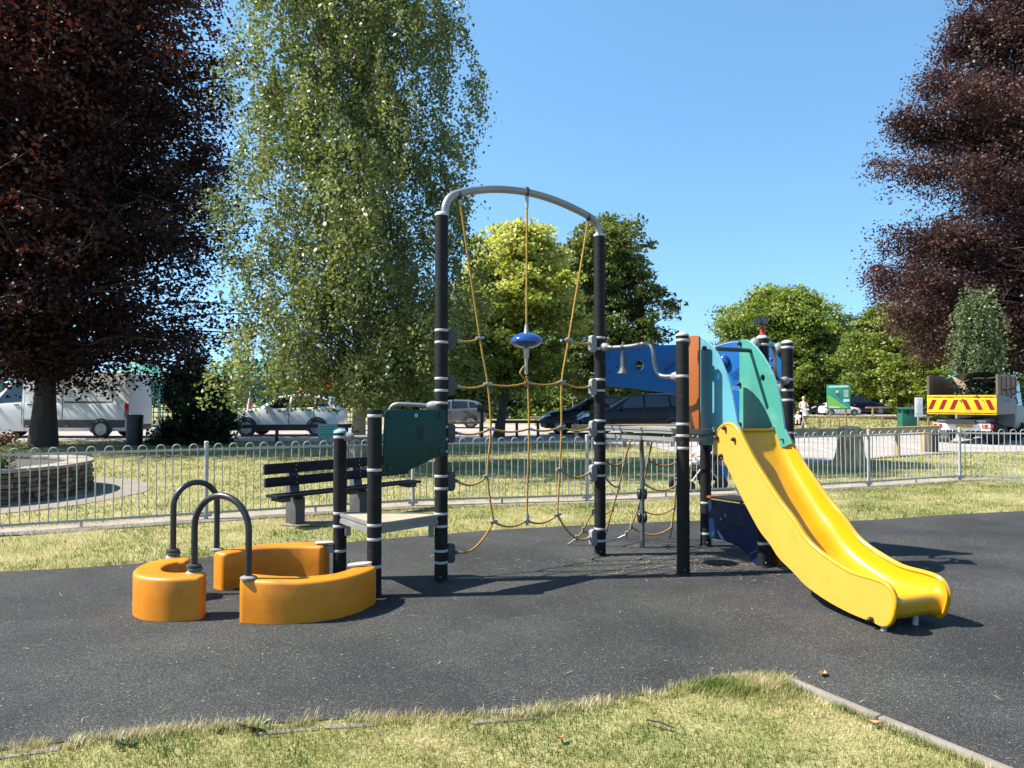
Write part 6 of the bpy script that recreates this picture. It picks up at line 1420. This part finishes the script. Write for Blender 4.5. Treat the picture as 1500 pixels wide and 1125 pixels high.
def adult(loc, rz, label, hands, hair, fwd_head, tops, h=1.66):
    """stands at loc, faces local -Y; hands = positions of left/right wrist, elbows"""
    root = empty('person', loc, rz, label, 'person', scale=h / 1.68)
    n = {'pelvis': ((0, 0, .95), (.145, .10)), 'waist': ((0, 0, 1.1), (.115, .085)), 'chest': ((0, .01, 1.28), (.14, .10)), 'neckb': ((0, .015, 1.41), (.075, .06)), 'neck': ((0, 0, 1.47), .048), 'chin': ((0, -.015, 1.535), (.062, .072)), 'head': ((0, -.01, 1.60), (.076, .09)), 'crown': ((0, 0, 1.655), (.055, .065))}
    e = [('pelvis', 'waist'), ('waist', 'chest'), ('chest', 'neckb'), ('neckb', 'neck'), ('neck', 'chin'), ('chin', 'head'), ('head', 'crown')]
    for s, k in ((-1, 'L'), (1, 'R')):
        el, wr = hands[k]
        n[k + 'sh'] = ((s * .155, .01, 1.36), .056); n[k + 'el'] = (el, .039); n[k + 'wr'] = (wr, .027); e += [('neckb', k + 'sh'), (k + 'sh', k + 'el'), (k + 'el', k + 'wr')]
        d = Vector(wr) - Vector(el); hand(n, e, k + 'wr', d, (s, 0, 0) if abs(d.normalized().x) < .7 else (0, 0, 1), (0, -.4, -1), k)
        n[k + 'hip'] = ((s * .085, 0, .87), .088); n[k + 'kn'] = ((s * .09, -.01, .48), .057); n[k + 'an'] = ((s * .09, .01, .09), .036); n[k + 'to'] = ((s * .1, -.13, .035), .032); n[k + 'he'] = ((s * .09, .03, .04), .034)
        e += [('pelvis', k + 'hip'), (k + 'hip', k + 'kn'), (k + 'kn', k + 'an'), (k + 'an', k + 'to'), (k + 'an', k + 'he')]
    skin('body', n, e, M['skin'], root, 1)
    head_bits(root, (0, -.01, 1.585), fwd_head, 1.0, hair, True)
    for nm, ks, grow, mt in tops:
        sub = {k: (n[k][0], tuple(q + grow for q in (n[k][1] if isinstance(n[k][1], tuple) else (n[k][1],) * 2))) for k in ks}
        ee = [(a, b) for a, b in e if a in sub and b in sub]; skin(nm, sub, ee, M[mt], root, 1)
    return root, n
wl_ = ab(1177, 39.6)
woman, n = adult(wl_, R(-20), 'woman in a white top and short white skirt standing behind a pushchair', {'L': ((-.22, -.02, 1.1), (-.06, -.2, 1.05)), 'R': ((.24, -.02, 1.12), (.1, -.22, 1.2))}, 'hair_fair', (-.1, -1, -.15),
    [('top', ('pelvis', 'waist', 'chest', 'neckb'), .03, 'white_cloth'), ('shoe', ('Lan', 'Lto', 'Lhe'), .008, 'white_cloth'), ('shoe', ('Ran', 'Rto', 'Rhe'), .008, 'white_cloth')])
mb = MB(); mb.lathe([(.135, 1.08), (.17, .98), (.22, .8), (.25, .66)], seg=20); mb.v = [(x, y * .75, z) for x, y, z in mb.v]; mb.build('skirt', M['white_cloth'], woman, smooth=True)
mn = gp(1056, 717)
mum, n = adult(mn, R(-75), 'person in black with blue-violet leggings pushing the near pushchair, half hidden by the slide', {'L': ((-.24, -.1, 1.1), (-.17, -.34, 1.02)), 'R': ((.24, -.1, 1.1), (.17, -.34, 1.02))}, 'hair_dark', (0, -1, -.1),
    [('top', ('pelvis', 'waist', 'chest', 'neckb', 'Lsh', 'Rsh', 'Lel', 'Rel', 'Lwr', 'Rwr'), .016, 'black_cloth'), ('leggings', ('pelvis', 'Lhip', 'Lkn', 'Rhip', 'Rkn'), .01, 'violet_cloth'), ('legging_cuff', ('Lkn', 'Lan'), .009, 'blue_cloth'), ('legging_cuff', ('Rkn', 'Ran'), .009, 'blue_cloth'), ('shoe', ('Lan', 'Lto', 'Lhe'), .008, 'white_cloth'), ('shoe', ('Ran', 'Rto', 'Rhe'), .008, 'white_cloth')])
def pushchair(loc, rz, label, cat_label, hair, cloth, s=1.0):
    root = empty('pushchair', loc, rz, label, 'pushchair', scale=s)      # faces local -Y
    for x in (-.24, .24):
        mb = MB(); mb.tube([(x, .42, 1.02), (x, .38, .98), (x, -.02, .5), (x, -.34, .12)], .013, 8); mb.build('frame', M['galv'], root, smooth=True, auto=70)
        mb = MB(); mb.tube([(x, -.1, .58), (x, .3, .12)], .013, 8); mb.build('frame', M['galv'], root, smooth=True)
        for y, r in ((-.34, .095), (.3, .115)):
            for dx in (-.025, .025):
                mb = MB(); Mx = Matrix.Translation((x + dx, y, r)) @ Matrix.Rotation(math.pi / 2, 4, 'Y'); mb.lathe([(r * .7, -.014), (r, -.012), (r, .012), (r * .7, .014)], seg=20, M=Mx); wo = mb.build('wheel', M['tyre'], root, smooth=True, auto=40)
                mb = MB(); mb.lathe([(.01, -.01), (r * .62, -.008), (r * .62, .008), (.01, .01)], seg=16, M=Mx); mb.build('hub', M['alloy'], wo)
    mb = MB(); mb.bar((-.24, .42, 1.02), (.24, .42, 1.02), .03, .03); mb.build('handle', M['black_plastic'], root, bevel=.008)
    mb = MB(); mb.slab([(-.21, -.2, .42), (-.21, .1, .40), (-.21, .3, .95), (-.21, .34, .93), (-.21, .14, .35), (-.21, -.2, .37)], (.42, 0, 0)); mb.build('seat', M['black_cloth'], root, bevel=.012)
    rows = [[(.22 * math.cos(a), .32 - .0 - .42 * math.sin(t), .9 + .22 * math.sin(a) * math.cos(t * .6) + .05) for a in [math.pi * k / 10 for k in range(11)]] for t in (0, .3, .6, .85)]
    mb = MB(); mb.grid(rows); mb.build('hood', M['black_cloth'], root, smooth=True)
    mb = MB(); mb.box((0, .12, .24), (.36, .3, .14)); mb.build('basket', M['black_cloth'], root, bevel=.02)
    mb = MB(); mb.box((0, -.34, .24), (.36, .1, .03)); mb.build('footrest', M['black_plastic'], root, bevel=.008)
    kid = empty('person', root.matrix_basis @ Vector((0, 0, 0)), rz, cat_label, 'person', scale=s)
    nn = {'pelvis': ((0, .03, .48), (.085, .075)), 'chest': ((0, .1, .66), (.09, .07)), 'neck': ((0, .1, .745), .038), 'chin': ((0, .075, .785), (.055, .06)), 'head': ((0, .08, .85), (.07, .08)), 'crown': ((0, .09, .905), (.05, .055))}
    ee = [('pelvis', 'chest'), ('chest', 'neck'), ('neck', 'chin'), ('chin', 'head'), ('head', 'crown')]
    for q, k in ((-1, 'L'), (1, 'R')):
        nn[k + 'sh'] = ((q * .1, .09, .715), .037); nn[k + 'el'] = ((q * .15, .0, .62), .028); nn[k + 'wr'] = ((q * .1, -.1, .58), .02); ee += [('chest', k + 'sh'), (k + 'sh', k + 'el'), (k + 'el', k + 'wr')]
        hand(nn, ee, k + 'wr', (-q * .4, -.8, -.2), (q, 0, 0), (0, 0, -1), k)
        nn[k + 'hip'] = ((q * .06, 0, .47), .055); nn[k + 'kn'] = ((q * .08, -.2, .49), .042); nn[k + 'an'] = ((q * .08, -.3, .3), .028); nn[k + 'to'] = ((q * .08, -.37, .28), .024); ee += [('pelvis', k + 'hip'), (k + 'hip', k + 'kn'), (k + 'kn', k + 'an'), (k + 'an', k + 'to')]
    skin('body', nn, ee, M['skin'], kid, 1); head_bits(kid, (0, .075, .845), (0, -1, 0), .88, hair)
    g_ = lambda ks, gr: {k: (nn[k][0], tuple(v + gr for v in (nn[k][1] if isinstance(nn[k][1], tuple) else (nn[k][1],) * 2))) for k in ks}
    for nm, ks, mt in (('top', ('pelvis', 'chest', 'Lsh', 'Rsh', 'Lel', 'Rel'), cloth), ('shorts', ('pelvis', 'Lhip', 'Rhip', 'Lkn', 'Rkn'), 'white_cloth'), ('shoe', ('Lan', 'Lto'), 'white_cloth'), ('shoe', ('Ran', 'Rto'), 'white_cloth')):
        sb = g_(ks, .012); skin(nm, sb, [(a, b) for a, b in ee if a in sb and b in sb], M[mt], kid, 1)
    return root
pushchair(gp(1023, 717.5), R(-70), 'black pushchair with a silver frame just behind the railing', 'ginger-haired toddler in a white patterned top seated in the near pushchair', 'hair_ginger', 'print_cloth')
pushchair(ab(1168.5, 38.9), R(-25), 'small dark pushchair in front of the woman in white', 'toddler in white seated in the pushchair before the woman in white', 'hair_fair', 'white_cloth', .95)
